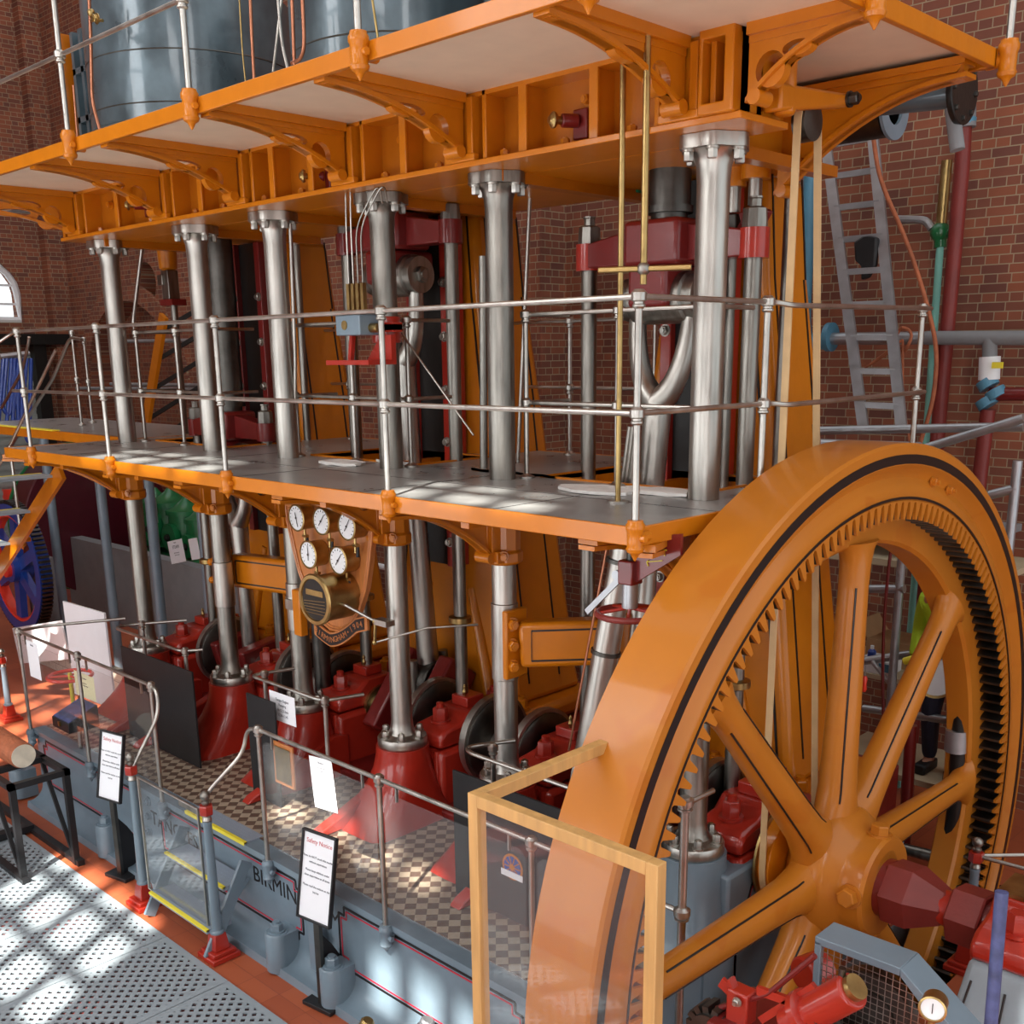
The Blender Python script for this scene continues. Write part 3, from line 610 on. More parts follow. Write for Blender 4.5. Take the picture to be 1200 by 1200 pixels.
# blue-grey ribbed valve casting left of first cylinder
g=T('valve_casting',(-8.9,.2,UZ),'dark blue ribbed flat casting left of the first steam cylinder','casting')
b=MB(); P0=A(83,0,'y',.1); P1=A(118,0,'y',.1)
b.box((P0.x,.12,2.21),(P1.x+.6,.2,3.6)); b.build('back_plate','cladding',g)
for z in (2.45,2.85,3.25): MB().box((P0.x,.05,z),(P1.x+.3,.13,z+.05)).build('rib','cladding',g)
for x in (P0.x,P0.x+.16,P1.x): MB().box((x,.05,2.21),(x+.05,.13,3.6)).build('rib','cladding',g)
MB().box((P0.x-.12,.0,2.21),(P0.x-.06,.1,3.6)).build('edge_strip','orange_dark',g)
def pipe(name,pts,r,m,lab,cat='pipe',group=None,rad=.1):
    o=MB().tube(rnd(pts,rad),r,12).build(name,m); return tag(o,lab,cat,group)
def px(lst,ax,v): return [A(u,w,ax,v) for u,w in lst]
GP='copper pipes beside the cylinders'
pipe('copper_pipe',px([(104,-10),(106,30),(108,120),(118,156)],'y',-.55),.014,'copper','copper pipe with a bend, leftmost one beside the valve casting','pipe',GP)
pipe('copper_pipe',px([(86,100),(92,175)],'y',-.55),.010,'copper','short thin copper pipe at the foot of the valve casting','pipe',GP)
pipe('copper_pipe',px([(293,-10),(295,40),(298,95)],'y',-.6),.011,'copper','straight copper pipe in front of the first cylinder','pipe',GP)
pipe('brass_pipe',px([(280,-10),(284,60),(288,98)],'y',-.6),.005,'brass','very thin brass pipe in front of the first cylinder')
pipe('copper_pipe',px([(354,-10),(357,55),(352,70),(342,74)],'y',-.6),.012,'copper','looped copper pipe between the first two cylinders, right limb','pipe',GP)
pipe('copper_pipe',px([(342,-10),(345,76)],'y',-.6),.012,'copper','straight copper pipe between the first two cylinders, left limb','pipe',GP)
pipe('steel_tube',px([(325,-10),(330,50),(337,80)],'y',-.55),.010,'rail_steel','thin steel tube standing between the first two cylinders')
pipe('steel_tube',px([(331,-10),(320,84)],'y',-.4),.010,'rail_steel','thin slanting steel rod between the first two cylinders')
pipe('brass_pipe',px([(435,-10),(443,46)],'y',-.7),.007,'brass','thin brass pipe right of the third upper stanchion')
MB_=MB().bolt(A(114,22,'y',-.55),(0,-1,0),.03,.03); MB_.ball(A(107,15,'y',-.55),.03); MB_.cyl(A(107,24,'y',-.55),A(120,24,'y',-.55),.012)
tag(MB_.build('drain_cock','brass'),'small brass drain cock on the leftmost copper pipe','valve')
# ================================================================ ENGINES
CY=.65; CZ=-2.15
RODX=.6
def engine(i,ex,zc,wa):
    nm=('left','middle','right')[i]
    # crosshead
    g=T('crosshead',(ex,CY,zc),'red cast crosshead of the %s engine with two long arms'%nm,'crosshead','crossheads')
    b=MB(); b.hexa([(ex-.2,CY-.17,zc-.1),(ex+.2,CY-.17,zc-.1),(ex+.2,CY+.17,zc-.1),(ex-.2,CY+.17,zc-.1),(ex-.2,CY-.17,zc+.16),(ex+.2,CY-.17,zc+.16),(ex+.2,CY+.17,zc+.16),(ex-.2,CY+.17,zc+.16)])
    b.box((ex-.14,CY-.2,zc-.34),(ex+.14,CY+.25,zc-.1)); b.build('body','dark_red',g,bevel=.03)
    for s in (-1,1):
        a=MB(); y0=CY-.07; y1=CY+.07
        a.hexa([(ex+s*.18,y0,zc-.08),(ex+s*RODX,y0,zc-.08),(ex+s*RODX,y1,zc-.08),(ex+s*.18,y1,zc-.08),(ex+s*.18,y0,zc+.13),(ex+s*RODX,y0,zc+.06),(ex+s*RODX,y1,zc+.06),(ex+s*.18,y1,zc+.13)])
        ar=a.build('arm','dark_red',g,bevel=.01)
        bs=MB(); bs.cyl((ex+s*RODX,CY,zc-.09),(ex+s*RODX,CY,zc+.07),.085,24); bs.build('boss','red' if i==2 else 'dark_red',ar)
        nt_=MB(); nt_.lathe([(.07,.07),(.072,.09),(.066,.17),(.05,.18),(.035,.18),(.035,.22),(.04,.225),(.04,.235)],(ex+s*RODX,CY,zc),n=8); nt_.build('nut','worn_steel',g)
    MB().lathe([(.11,.16),(.11,.2),(.14,.2),(.14,.24),(.125,.24),(.125,1.8-zc)],(ex,CY+.02,zc),n=28).build('piston_rod','dark_steel',g)
    pin=MB(); pin.lathe([(.13,-.27),(.13,-.2),(.15,-.19),(.15,.19),(.13,.2),(.13,.27)],(ex,CY,zc-.28),(1,0,0),28); pin.build('gudgeon_pin','worn_steel',g)
    # pump rods
    for s in (-1,1):
        r=T('pump_rod',(ex+s*RODX,CY,-2.0),'long steel pump rod under the %s end of the %s crosshead'%('left' if s<0 else 'right',nm),'rod','pump rods')
        MB().lathe([(.05,-2.0),(.05,zc-.09)],(ex+s*RODX,CY,0),n=20).build('shaft','worn_steel',r)
        MB().lathe([(.07,-1.25),(.09,-1.24),(.09,-1.2),(.065,-1.19)],(ex+s*RODX,CY,0),n=20).build('collar','brass',r)
    for k,s in enumerate((-.3,.42)):
        r=T('pump_rod',(ex+s,CY+.55,-2.0),'thinner steel rod standing behind the %s engine, %s of the pair'%(nm,'left' if s<0 else 'right'),'rod','thin rods behind the engines')
        MB().lathe([(.033,-2.0),(.033,1.75)],(ex+s+.1,CY+.5,0),n=16).build('shaft','worn_steel',r)
    # connecting rod with fork
    cr=T('connecting_rod',(ex,CY,zc-.28),'forked steel connecting rod of the %s engine'%nm,'connecting rod','connecting rods')
    cp=Vector((ex,CY+.33*math.sin(wa),CZ+.33*math.cos(wa)))
    top=Vector((ex,CY,zc-.28))
    d=(cp-top).normalized(); th=top+d*.62
    for s in (-1,1):
        MB().tube(arcpts(top+Vector((s*.2,0,0)),top+Vector((s*.2,0,-.0))+d*.5,th,10),[.055,.055,.055,.057,.06,.064,.068,.072,.078,.084,.09],16).build('fork_arm','steel',cr)
        e=MB(); e.lathe([(.11,-.05),(.12,-.045),(.12,.045),(.11,.05)],top+Vector((s*.2,0,0)),(1,0,0),24); e.build('small_end','steel',cr); MB().bolt(top+Vector((s*.2+(.05 if s>0 else -.05),0,0)),(s,0,0),.06,.05,.02).build('pin_nut','worn_steel',cr)
    MB().tube([th,top+d*(.62+ (cp-top).length*.25),cp-d*.16],[.088,.075,.09],20).build('shank','steel',cr)
    be=MB(); be.lathe([(.17,-.12),(.18,-.11),(.18,.11),(.17,.12)],cp,(1,0,0),28); be.build('big_end','dark_steel',cr)
    for s in (-1,1):
        q=cp+Vector((0,1,0)).cross(Vector((1,0,0)))*0; sdv=Vector((0,d.z,-d.y)); MB().tube([cp+sdv*s*.17-d*.22,cp+sdv*s*.17+d*.2],.04,12).build('big_end_bolt','worn_steel',cr)
    # crank webs
    for s in (-1,1):
        w=MB(); dv=(cp-Vector((ex,CY,CZ))).normalized(); sv=Vector((0,dv.z,-dv.y)); x0=ex+s*.16; x1=ex+s*.32
        a=Vector((0,CY,CZ))-dv*.22; c_=Vector((0,cp.y,cp.z))+dv*.2
        pts=[a-sv*.22,a+sv*.22,c_+sv*.17,c_-sv*.17]
        w.hexa([Vector((x0,p.y,p.z)) for p in pts]+[Vector((x1,p.y,p.z)) for p in pts]); o=w.build('crank_web','dark_red',bevel=.02); tag(o,'dark red crank web on the %s side of the %s connecting rod'%('left' if s<0 else 'right',nm),'crank','crank webs')
    # guide column with slide bars
    gd=T('crosshead_guide',(ex-.05,1.0,0),'black vertical crosshead slide with red bolted edge strips, %s engine'%nm,'guide','crosshead guides')
    MB().box((ex-.17,.98,-.9),(ex+.17,1.1,1.78)).build('slide_face','black_iron',gd)
    for s in (-1,1):
        MB().box((ex+s*.2-.04,.93,-.9),(ex+s*.2+.04,1.1,1.78)).build('edge_strip','red' if i==1 or i==2 else 'dark_red',gd,bevel=.006)
        for z in (-.7,-.3,.1,.5,.9,1.3): MB().bolt((ex+s*.2,.93,z),(0,-1,0),.03,.03).build('bolt','steel',gd)
    # A frame
    f=T('rear_frame',(ex,1.4,-2.0),'tall orange tapering rear frame with black pinstripes behind the %s engine'%nm,'frame','orange rear frames')
    prof=[(-2.0,.80),(-1.85,.76),(-.6,.60),(.3,.5),(1.2,.38),(1.8,.33)]
    secs=[[(ex-w,1.12+.02*z,z),(ex+w,1.12+.02*z,z),(ex+w,1.75-.06*z,z),(ex-w,1.75-.06*z,z)] for z,w in prof]
    m_=MB()
    vs=[p for s_ in secs for p in s_]; n4=4
    m_.add(vs,[(a*4+k,a*4+(k+1)%4,(a+1)*4+(k+1)%4,(a+1)*4+k) for a in range(len(secs)-1) for k in range(4)]+[(3,2,1,0),(20,21,22,23)]); m_.build('body','orange',f,bevel=.05)
    ft=MB(); ft.box((ex-.95,.98,-2.16),(ex+.95,1.95,-2.0)); ft.build('foot_flange','orange',f,bevel=.05)
    for dx in (-.85,-.55,-.2,.2,.55,.85): MB().bolt((ex+dx,1.06,-2.0),(0,0,1),.055,.08,.03).build('foot_bolt','orange',f)
    for s in (-1,1):
        st=MB()
        for (z0,w0),(z1,w1) in zip(prof[1:],prof[2:]): st.bar((ex+s*(w0-.09),1.115+.02*z0,z0),(ex+s*(w1-.09),1.115+.02*z1,z1),.014,.008,up=(0,1,0))
        st.build('pinstripe','black_line',f,smooth=0)
        st=MB()
        for (z0,w0),(z1,w1) in zip(prof[1:],prof[2:]): st.bar((ex+s*(w0+.003),1.25,z0),(ex+s*(w1+.003),1.25,z1),.006,.014,up=(0,1,0)); st.bar((ex+s*(w0+.003),1.62,z0),(ex+s*(w1+.003),1.6,z1),.006,.014,up=(0,1,0))
        st.build('pinstripe','black_line',f,smooth=0)
    # lower side panel and leg rib
    MB().tube([(ex+.25,1.12,-1.1),(ex+.5,1.05,-1.95)],.05,12).build('rib','orange',f); MB().tube([(ex-.25,1.12,-1.1),(ex-.5,1.05,-1.95)],.05,12).build('rib','orange',f)
engine(0,ENG[0],.12,math.radians(170)); engine(1,ENG[1],1.62,math.radians(35)); engine(2,ENG[2],1.36,math.radians(-60))
# orange guide arms clamped to the sleeves
for x,z0,z1,dx,dy,lab in ((COLX[4],-1.32,-.80,.62,.42,'short orange bracket arm bolted to the fifth column from the left'),(COLX[1],-1.3,-.85,.95,.32,'orange horizontal arm joining the second and third columns')):
    g=T('steady_arm',(x,0,z0),lab,'bracket'); zm=(z0+z1)/2
    if x>-4:
        MB().box((x+.07,-.1,z0+.03),(x+.115,.1,z1-.03)).build('clamp_plate','orange',g,bevel=.012)
        for z in (z0+.12,zm,z1-.12): MB().bolt((x+.11,-.05,z),(1,-.35,0),.036,.045,.012).build('bolt','orange',g)
        a=Vector((x+.12,.02,zm))
    else:
        MB().box((x-.13,-.02,z0+.1),(x-.08,.16,z1-.03)).build('clamp_plate','orange',g,bevel=.012)
        for z in (zm-.06,zm+.1): MB().bolt((x-.11,-.02,z),(-.3,-1,0),.03,.04,.012).build('bolt','orange',g)
        a=Vector((x-.08,.2,zm))
    e=Vector((x+dx,dy,zm+.03)); MB().bar(a,e,.16,.3).build('arm','orange',g,bevel=.03)
    MB().lathe([(.1,-.2),(.12,-.19),(.12,.19),(.1,.2)],e,n=24).build('eye','orange',g)
    MB().lathe([(.075,.19),(.09,.2),(.09,.22),(.07,.23)],e,n=24).build('bush','brass',g)
    st=MB(); dn=(e-a).normalized(); sv=Vector((dn.y,-dn.x,0))*.083
    p=[a+sv+dn*.08+Vector((0,0,.1)),e+sv-dn*.1+Vector((0,0,.1)),e+sv-dn*.1-Vector((0,0,.1)),a+sv+dn*.08-Vector((0,0,.1))]
    for q in range(4): st.bar(p[q],p[(q+1)%4],.004,.012) if q%2==0 else st.bar(p[q],p[(q+1)%4],.012,.004,up=dn)
    st.build('pinstripe','black_line',g,smooth=0)
    rr=T('plunger',(e.x,e.y,-2.2),'dark steel rod passing down through the orange arm by the %s column'%('fifth' if x>-4 else 'second'),'rod','rods through the orange arms')
    MB().cyl((e.x,e.y,-2.2),(e.x,e.y,-.12 if x>-4 else -.12),.068,20).build('shaft','steel',rr); MB().cyl((e.x,e.y,-2.2),(e.x,e.y,-1.35),.073,20).build('sleeve','dark_steel',rr)
# crankshaft
cs=T('crankshaft',(-4.5,CY,CZ),'long steel crankshaft running through the red bearings','shaft')
b=MB()
xs=[-8.3]+[v for e in ENG for v in (e-.17,e+.17)]+[-.4]
for k in range(0,len(xs),2): b.cyl((xs[k],CY,CZ),(xs[k+1],CY,CZ-(.0)),.14,28)
b.build('journal','steel',cs)
for k,x in enumerate((-7.35,-6.0,-4.75+.55,-5.42,-3.55,-2.45,-3.05,-1.55)):
    e=T('eccentric_sheave',(x,CY,CZ),'grey steel eccentric disc on the crankshaft, %s from the left'%(ORD+['seventh','eighth'])[[-7.35,-6.0,-5.42,-4.2,-3.55,-3.05,-2.45,-1.55].index(round(x,2))],'eccentric','eccentric discs')
    MB().lathe([(.13,-.05),(.3,-.05),(.315,-.04),(.315,.04),(.3,.05),(.13,.05)],(x,CY-.03,CZ+.06),(1,0,0),40).build('disc','dark_steel',e)
    MB().lathe([(.316,-.03),(.345,-.03),(.345,.03),(.316,.03)],(x,CY-.03,CZ+.06),(1,0,0),40,cap=False).build('strap','steel',e)
def bearing(x,lab):
    g=T('main_bearing',(x,CY,TZ),lab,'bearing','red main bearings')
    MB().box((x-.2,.18,TZ),(x+.2,1.12,CZ+.02)).build('housing','red',g,bevel=.04)
    c=MB(); secs=[]
    pts=[(.2,CZ+.03),(.2,CZ+.12),(.26,CZ+.17),(.42,CZ+.19),(.5,CZ+.26),(.8,CZ+.26),(.88,CZ+.19),(1.04,CZ+.17),(1.1,CZ+.12),(1.1,CZ+.03)]
    c.plate(pts,[],lambda u,v,t:(t,u,v),x-.17,x+.17); c.build('cap','red',g,bevel=.03)
    for y in (.36,.94):
        nn=MB(); nn.lathe([(.075,0),(.075,.02)],(x,y,CZ+.18),n=20); nn.lathe([(.058,.02),(.058,.11),(.05,.12)],(x,y,CZ+.18),n=6,ph=.4); nn.lathe([(.03,.12),(.03,.155),(.022,.16)],(x,y,CZ+.18),n=14); nn.build('cap_nut','red',g)
    MB().box((x-.09,.56,CZ+.26),(x+.09,.74,CZ+.34)).build('oil_box','red',g,bevel=.01)
    MB().lathe([(.012,0),(.02,.03),(.012,.05),(.015,.07),(.004,.09)],(x+.02,.6,CZ+.34),n=12).build('oiler','brass',g)
    for s in (-1,1): MB().ring((x+s*.17,CY,CZ),(s,0,0),.14,.19,.03,32).build('brass_ring','brass',g)
    MB().cyl((x+.13,.2,TZ+.25),(x+.13,.2,CZ+.02),.03,12).build('oil_pipe','red',g)
for i,x in enumerate(COLX): bearing(x+.03,'red main bearing with hexagonal cap nuts behind the %s front column'%ORD[i])
# sloping red stays on the bedplate
for k,(x,dx) in enumerate(((-4.95,.0),(-4.05,0),(-2.55,0),(-6.75,0),(-7.3,0))):
    b=MB(); b.plate([(-.75,TZ+.01),(.25,TZ+.01),(.25,-2.3),(.1,-2.28),(-.7,TZ+.05)],[],lambda u,v,t:(x+t,u,v),-.05,.05); o=b.build('bed_stay','red',bevel=.01)
    tag(o,'low red wedge-shaped rib on the bedplate behind the tiled walkway, %s from the left'%ORD[[-7.3,-6.75,-4.95,-4.05,-2.55].index(x)],'rib','red bed ribs')
    MB().bolt((x+.0,-.6,TZ+.12),(-.3,-.2,1),.03,.03)
b=MB(); b.box((-8.0,1.05,TZ),(-1.1,2.35,-2.16)); b.box((-8.0,.12,TZ),(-1.25,1.1,TZ+.07)); S_=b.build('bedplate','dark_red',bevel=.02); tag(S_,'dark red cast bedplate under the bearings and rear frames','bedplate')
# ================================================================ FLYWHEEL
WX,WY2,WZ,WR=-.527,.65,-2.23,2.515
C0=Vector((0,WY2,WZ))
def wl(prof,n=128,cap=False):  # profile (r,x)
    return MB().lathe([(r,x) for r,x in prof],C0,(1,0,0),n,cap)
W=T('flywheel',(WX-.18,WY2,WZ),'huge orange spoked flywheel with internal gear teeth standing in a floor pit','flywheel')
wl([(1.97,-.888),(2.49,-.888),(2.515,-.875),(2.515,-.54),(2.50,-.527),(2.40,-.527),(2.385,-.54),(2.36,-.565),(2.33,-.575),(2.30,-.56),(2.28,-.545),(2.225,-.54),(2.20,-.55),(2.20,-.70),(1.97,-.70),(1.95,-.72),(1.95,-.875),(1.97,-.888)]).build('rim','wheel_orange',W,smooth=40)
wl([(2.405,-.526),(2.405,-.5245),(2.455,-.5245),(2.455,-.526)]).build('pinstripe','black_line',W)
wl([(2.212,-.541),(2.212,-.537),(2.226,-.537),(2.226,-.541)]).build('pinstripe','black_line',W)
NT=172
def toothring(x0,x1,rt,name,m):
    out=[];inn=[]
    for k in range(NT):
        a0=2*PI*k/NT; st=2*PI/NT
        for f,r in ((0,2.2),(.16,2.19),(.3,rt+.02),(.36,rt),(.6,rt),(.66,rt+.02),(.8,2.19)): inn.append((r,a0+f*st))
    mb=MB(); n=len(inn)
    def P(r,a,x): return C0+Vector((x,r*math.sin(a),r*math.cos(a)))
    vs=[];
    for x in (x0,x1):
        vs+=[P(r,a,x) for r,a in inn]+[P(2.205,a,x) for r,a in inn]
    fs=[]
    for i in range(n):
        j=(i+1)%n
        fs.append((i,j,n+j,n+i)); fs.append((2*n+i,3*n+i,3*n+j,2*n+j)); fs.append((i,2*n+i,2*n+j,j))
    mb.add(vs,fs); return mb.build(name,m,W,smooth=20)
toothring(-.56,-.542,2.10,'tooth_faces','wheel_orange'); toothring(-.72,-.5601,2.102,'gear_teeth','dark_steel')
hub=MB().lathe([(.2,-.90),(.27,-.895),(.30,-.86),(.36,-.83),(.40,-.78),(.40,-.66),(.37,-.60),(.315,-.55),(.30,-.52),(.30,-.42),(.285,-.40),(.12,-.40)],C0,(1,0,0),56); hub.build('hub','wheel_orange',W)
for k in range(8):
    a=k*PI/4+math.radians(1.5); dv=Vector((0,math.sin(a),math.cos(a))); tv=Vector((0,math.cos(a),-math.sin(a))); xv=Vector((1,0,0))
    n=24; secs=[]
    for r,wy,wx in ((.30,.20,.12),(.40,.15,.115),(.52,.118,.11),(.75,.108,.10),(1.3,.097,.088),(1.7,.09,.08),(1.85,.10,.082),(1.93,.14,.085),(1.97,.2,.088)):
        o=C0+Vector((-.74,0,0))+dv*r; secs.append([o+tv*wy*math.cos(2*PI*q/n)+xv*wx*math.sin(2*PI*q/n) for q in range(n)])
    m_=MB(); loft(m_,secs); sp=m_.build('spoke','wheel_orange',W,smooth=50)
    st=MB()
    for s in (-1,1):
        ph=math.radians(38)
        pts=[]
        for r,wy,wx in ((.46,.13,.113),(.52,.119,.111),(.75,.109,.101),(1.3,.098,.089),(1.72,.091,.081)):
            pts.append(C0+Vector((-.74,0,0))+dv*r+tv*s*wy*math.cos(ph)*.98+xv*wx*math.sin(ph)*1.03)
        st.tube(pts,.006,6)
    st.build('pinstripe','black_line',sp,smooth=0)
for a in (22,112,202,292):
    a=math.radians(a-16); dv=Vector((0,math.sin(a),math.cos(a))); MB().bolt(C0+Vector((-.47,0,0))+dv*.29,dv,.055,.06,.0).build('hub_bolt','wheel_orange',W)
for a in (14,20): 
    a=math.radians(a); dv=Vector((0,math.sin(a),math.cos(a))); MB().bolt(C0+Vector((-.565,0,0))+dv*2.33,(1,0,0),.022,.03,.02).build('rim_lug','wheel_orange',W)
# coupling
cpg=T('shaft_coupling',(-.1,WY2,WZ),'dark red faceted shaft coupling between flywheel hub and the right-hand bearing','coupling')
MB().lathe([(.17,-.41),(.17,-.36)],C0,(1,0,0),24).build('collar','dark_red',cpg)
MB().lathe([(.165,-.38),(.19,-.36),(.19,-.22),(.11,-.05),(.10,-.04)],C0,(1,0,0),6,ph=.35).build('tapered_nut','oxide',cpg,smooth=0)
MB().lathe([(.1,-.1),(.1,.02)],C0,(1,0,0),24).build('neck','red',cpg); MB().lathe([(.16,0),(.17,.01),(.17,.17),(.16,.18)],C0,(1,0,0),6,ph=.35).build('hexagon','oxide',cpg,smooth=0)
MB().lathe([(.12,.15),(.12,1.2)],C0,(1,0,0),24).build('shaft','dark_red',cpg)
# outer bearing
ob=T('outboard_bearing',(.6,.6,FZ),'red bearing cap on a pale grey pedestal at the right end of the shaft','bearing')
c=MB(); c.plate([(.22,WZ),(.22,WZ+.08),(.28,WZ+.14),(.45,WZ+.18),(.5,WZ+.25),(.8,WZ+.25),(.85,WZ+.18),(1.02,WZ+.14),(1.08,WZ+.08),(1.08,WZ)],[],lambda u,v,t:(t,u,v),.24,.62); c.build('cap','red',ob,bevel=.03)
MB().box((.25,.52,WZ+.25),(.62,.78,WZ+.27)).build('shim','brass',ob)
for y in (.36,.94):
    nn=MB(); nn.lathe([(.075,0),(.075,.02)],(.42,y,WZ+.15),n=20); nn.lathe([(.055,.02),(.055,.1),(.045,.12)],(.42,y,WZ+.15),n=6); nn.build('cap_nut','red',ob)
m_=MB(); loft(m_,[[(.43+hx*ca,.65+hy*sa,z) for ca,sa in ((-1,-1),(1,-1),(1,1),(-1,1))] for z,hx,hy in ((WZ,.18,.42),(WZ-.05,.19,.44),(WZ-.4,.24,.5),(WZ-.9,.36,.72),(FZ,.42,.8))]); m_.build('pedestal','pale_blue_grey',ob,bevel=.03)
st=MB(); st.tube([(.43-.2,.3,WZ-.12),(.43-.3,.1,WZ-.85)],.006,6); st.tube([(.43+.02,.19,WZ-.1),(.43+.02,-.04,WZ-.85)],.006,6); st.tube([(.43-.15,.2,WZ-.1),(.43-.25,-.02,WZ-.85)],.006,6); st.build('pinstripe','black_line',ob,smooth=0)
# belt drive
bX=-.945; b1=A(935,145,'x',bX); b2=A(893,1030,'x',bX); b3=A(958,145,'x',bX); b4=A(957,930,'x',bX)
rp=(b4.y-b2.y)/2; pc=Vector((bX,(b4.y+b2.y)/2,CZ)); rt=(b3.y-b1.y)/2; tc_=Vector((bX,(b1.y+b3.y)/2,b1.z+.02))
bm_=MB(); loop=[tc_+Vector((0,-rt*math.cos(PI*k/8),rt*math.sin(PI*k/8))) for k in range(9)]+[pc+Vector((0,rp*math.cos(PI*k/14),-rp*math.sin(PI*k/14))) for k in range(15)]
n=len(loop); vs=[]; 
for k,p in enumerate(loop):
    t=(loop[(k+1)%n]-loop[k-1]).normalized(); nn=Vector((0,-t.z,t.y)); 
    vs+=[p+Vector((-.02,0,0)),p+Vector((.02,0,0)),p+Vector((.02,0,0))+nn*.008,p+Vector((-.02,0,0))+nn*.008]
bm_.add(vs,[(a*4+q,a*4+(q+1)%4,((a+1)%n)*4+(q+1)%4,((a+1)%n)*4+q) for a in range(n) for q in range(4)])
tag(bm_.build('drive_belt','belt'),'long tan leather belt looping from the shaft up past the deck to the top platform','belt')
pu=T('belt_pulley',pc,'orange pulley behind the flywheel hub carrying the tan belt','pulley','belt pulleys') if 0 else T('belt_pulley',pc,'orange pulley behind the flywheel hub carrying the tan belt','pulley')
MB().lathe([(.1,-.045),(rp-.03,-.045),(rp-.004,-.035),(rp-.004,.035),(rp-.03,.045),(.1,.045)],pc,(1,0,0),40).build('wheel','orange',pu)
MB().lathe([(rp,-.06),(rp+.02,-.055),(rp+.02,-.04),(rp-.01,-.035)],pc,(1,0,0),40,cap=False).build('flange','brass',pu)
pu=T('belt_pulley',tc_,'small dark pulley under the upper platform at the top of the tan belt','pulley')
MB().lathe([(.02,-.04),(rt-.003,-.04),(rt-.003,.03),(.04,.035)],tc_,(1,0,0),28).build('wheel','dark_steel',pu)
gb=T('belt_bracket',tc_+Vector((-.05,0,.1)),'orange cast bracket holding the small top pulley beside the end of the girder','bracket')
b=MB(); q0=A(905,108,'x',-.93); q1=A(985,120,'x',-.93); b.hexa([(-.97,q0.y-.02,q0.z-.09),(-.87,q0.y-.02,q0.z-.09),(-.87,q1.y,q1.z-.03),(-.97,q1.y,q1.z-.03),(-.97,q0.y-.02,q0.z+.03),(-.87,q0.y-.02,q0.z+.03),(-.87,q1.y,q1.z+.03),(-.97,q1.y,q1.z+.03)]); b.cyl((-.92,q0.y+.1,q0.z-.09),(-.92,q0.y+.1,q0.z+.16),.05,18); b.build('arm','orange',gb,bevel=.015)
MB().bolt((-.87,q1.y-.03,q1.z),(1,0,0),.03,.05).build('shaft_nut','dark_steel',gb)
# second, browner strand (edge-on) belongs to the same belt; small hanging gear boxes near the right column
g=T('trip_gear',A(885,240,'y',1.0),'steel plungers with a red forked catch under the girder right of the last front column','valve gear')
P=A(887,175,'y',.9); MB().cyl(P+Vector((0,0,.18)),P-Vector((0,0,.16)),.085,20).build('orange_sleeve','orange',g)
P2=A(862,185,'y',.9); MB().cyl(P2+Vector((0,0,.2)),P2-Vector((0,0,.16)),.07,20).build('orange_sleeve','orange',g)
for q in (P,P2):
    MB().cyl(q-Vector((0,0,.16)),q-Vector((0,0,.3)),.04,16).build('plunger','steel',g); MB().box(q-Vector((.05,.05,.42)),q+Vector((.05,.05,-.31))).build('block','dark_steel',g,bevel=.008)
    f_=MB(); f_.box(q-Vector((.09,.04,.55)),q+Vector((.09,.04,-.47))); f_.bar(q+Vector((-.02,-.02,-.48)),q+Vector((-.06,-.04,-.34)),.07,.03); f_.bar(q+Vector((.02,-.02,-.48)),q+Vector((.12,-.04,-.34)),.05,.03); f_.build('forked_catch','dark_red',g,bevel=.005)
    MB().cyl(q-Vector((0,0,.55)),(q.x,q.y,-.4),.03,16).build('rod','worn_steel',g)
# ================================================================ PLINTH RAIL + PERSPEX + SIGNS
def fx(x): return (x-1.988)*1.14+1.988
PXS=[fx(v) for v in (-6.763,-5.681,-4.565,-3.271,-2.145,-1.06)]; RZ=.775-2.136*1.14; SYP=PY-.05
for i,x in enumerate(PXS): socket(PL,x,SYP,TZ-.02,'grey_blue')
def prail(idx,lab,ends):
    g=T('walkway_railing',(PXS[idx[0]],SYP,TZ),lab,'railing','handrails of the tiled walkway')
    for k in idx: stanchion(g,PXS[k],SYP,TZ-.02,RZ,None)
    MB().tube(rnd(ends,.09),.014,10).build('top_rail','rail_steel',g); return g
zb=FZ+1.0
n1=A(262,1118,'z',FZ); n2=A(166,1062,'z',FZ); NY=(n1.y+n2.y)/2; N1=Vector((n1.x,NY,FZ)); N2=Vector((n2.x,NY,FZ))
nh=A(255,955,'y',NY).z
prail([0,1,2],'steel handrail with clear panels on the left half of the tiled walkway',[(PXS[0]+.3,SYP+.9,RZ),(PXS[0],SYP+.25,RZ),(PXS[0],SYP,RZ),(PXS[2],SYP,RZ),(PXS[2]+.12,SYP-.01,RZ-.02),(PXS[2]+.14,SYP-.03,RZ-.2),(N2.x+.02,NY+.02,nh+.04),(N2.x,NY,nh-.01)])
prail([3,4,5],'steel handrail with clear panels on the right half of the tiled walkway',[(N1.x,NY,nh-.01),(N1.x-.02,NY+.02,nh+.1),(PXS[3]-.16,SYP-.03,RZ-.2),(PXS[3]-.12,SYP-.01,RZ-.02),(PXS[3],SYP,RZ),(PXS[5]+.2,SYP,RZ)])
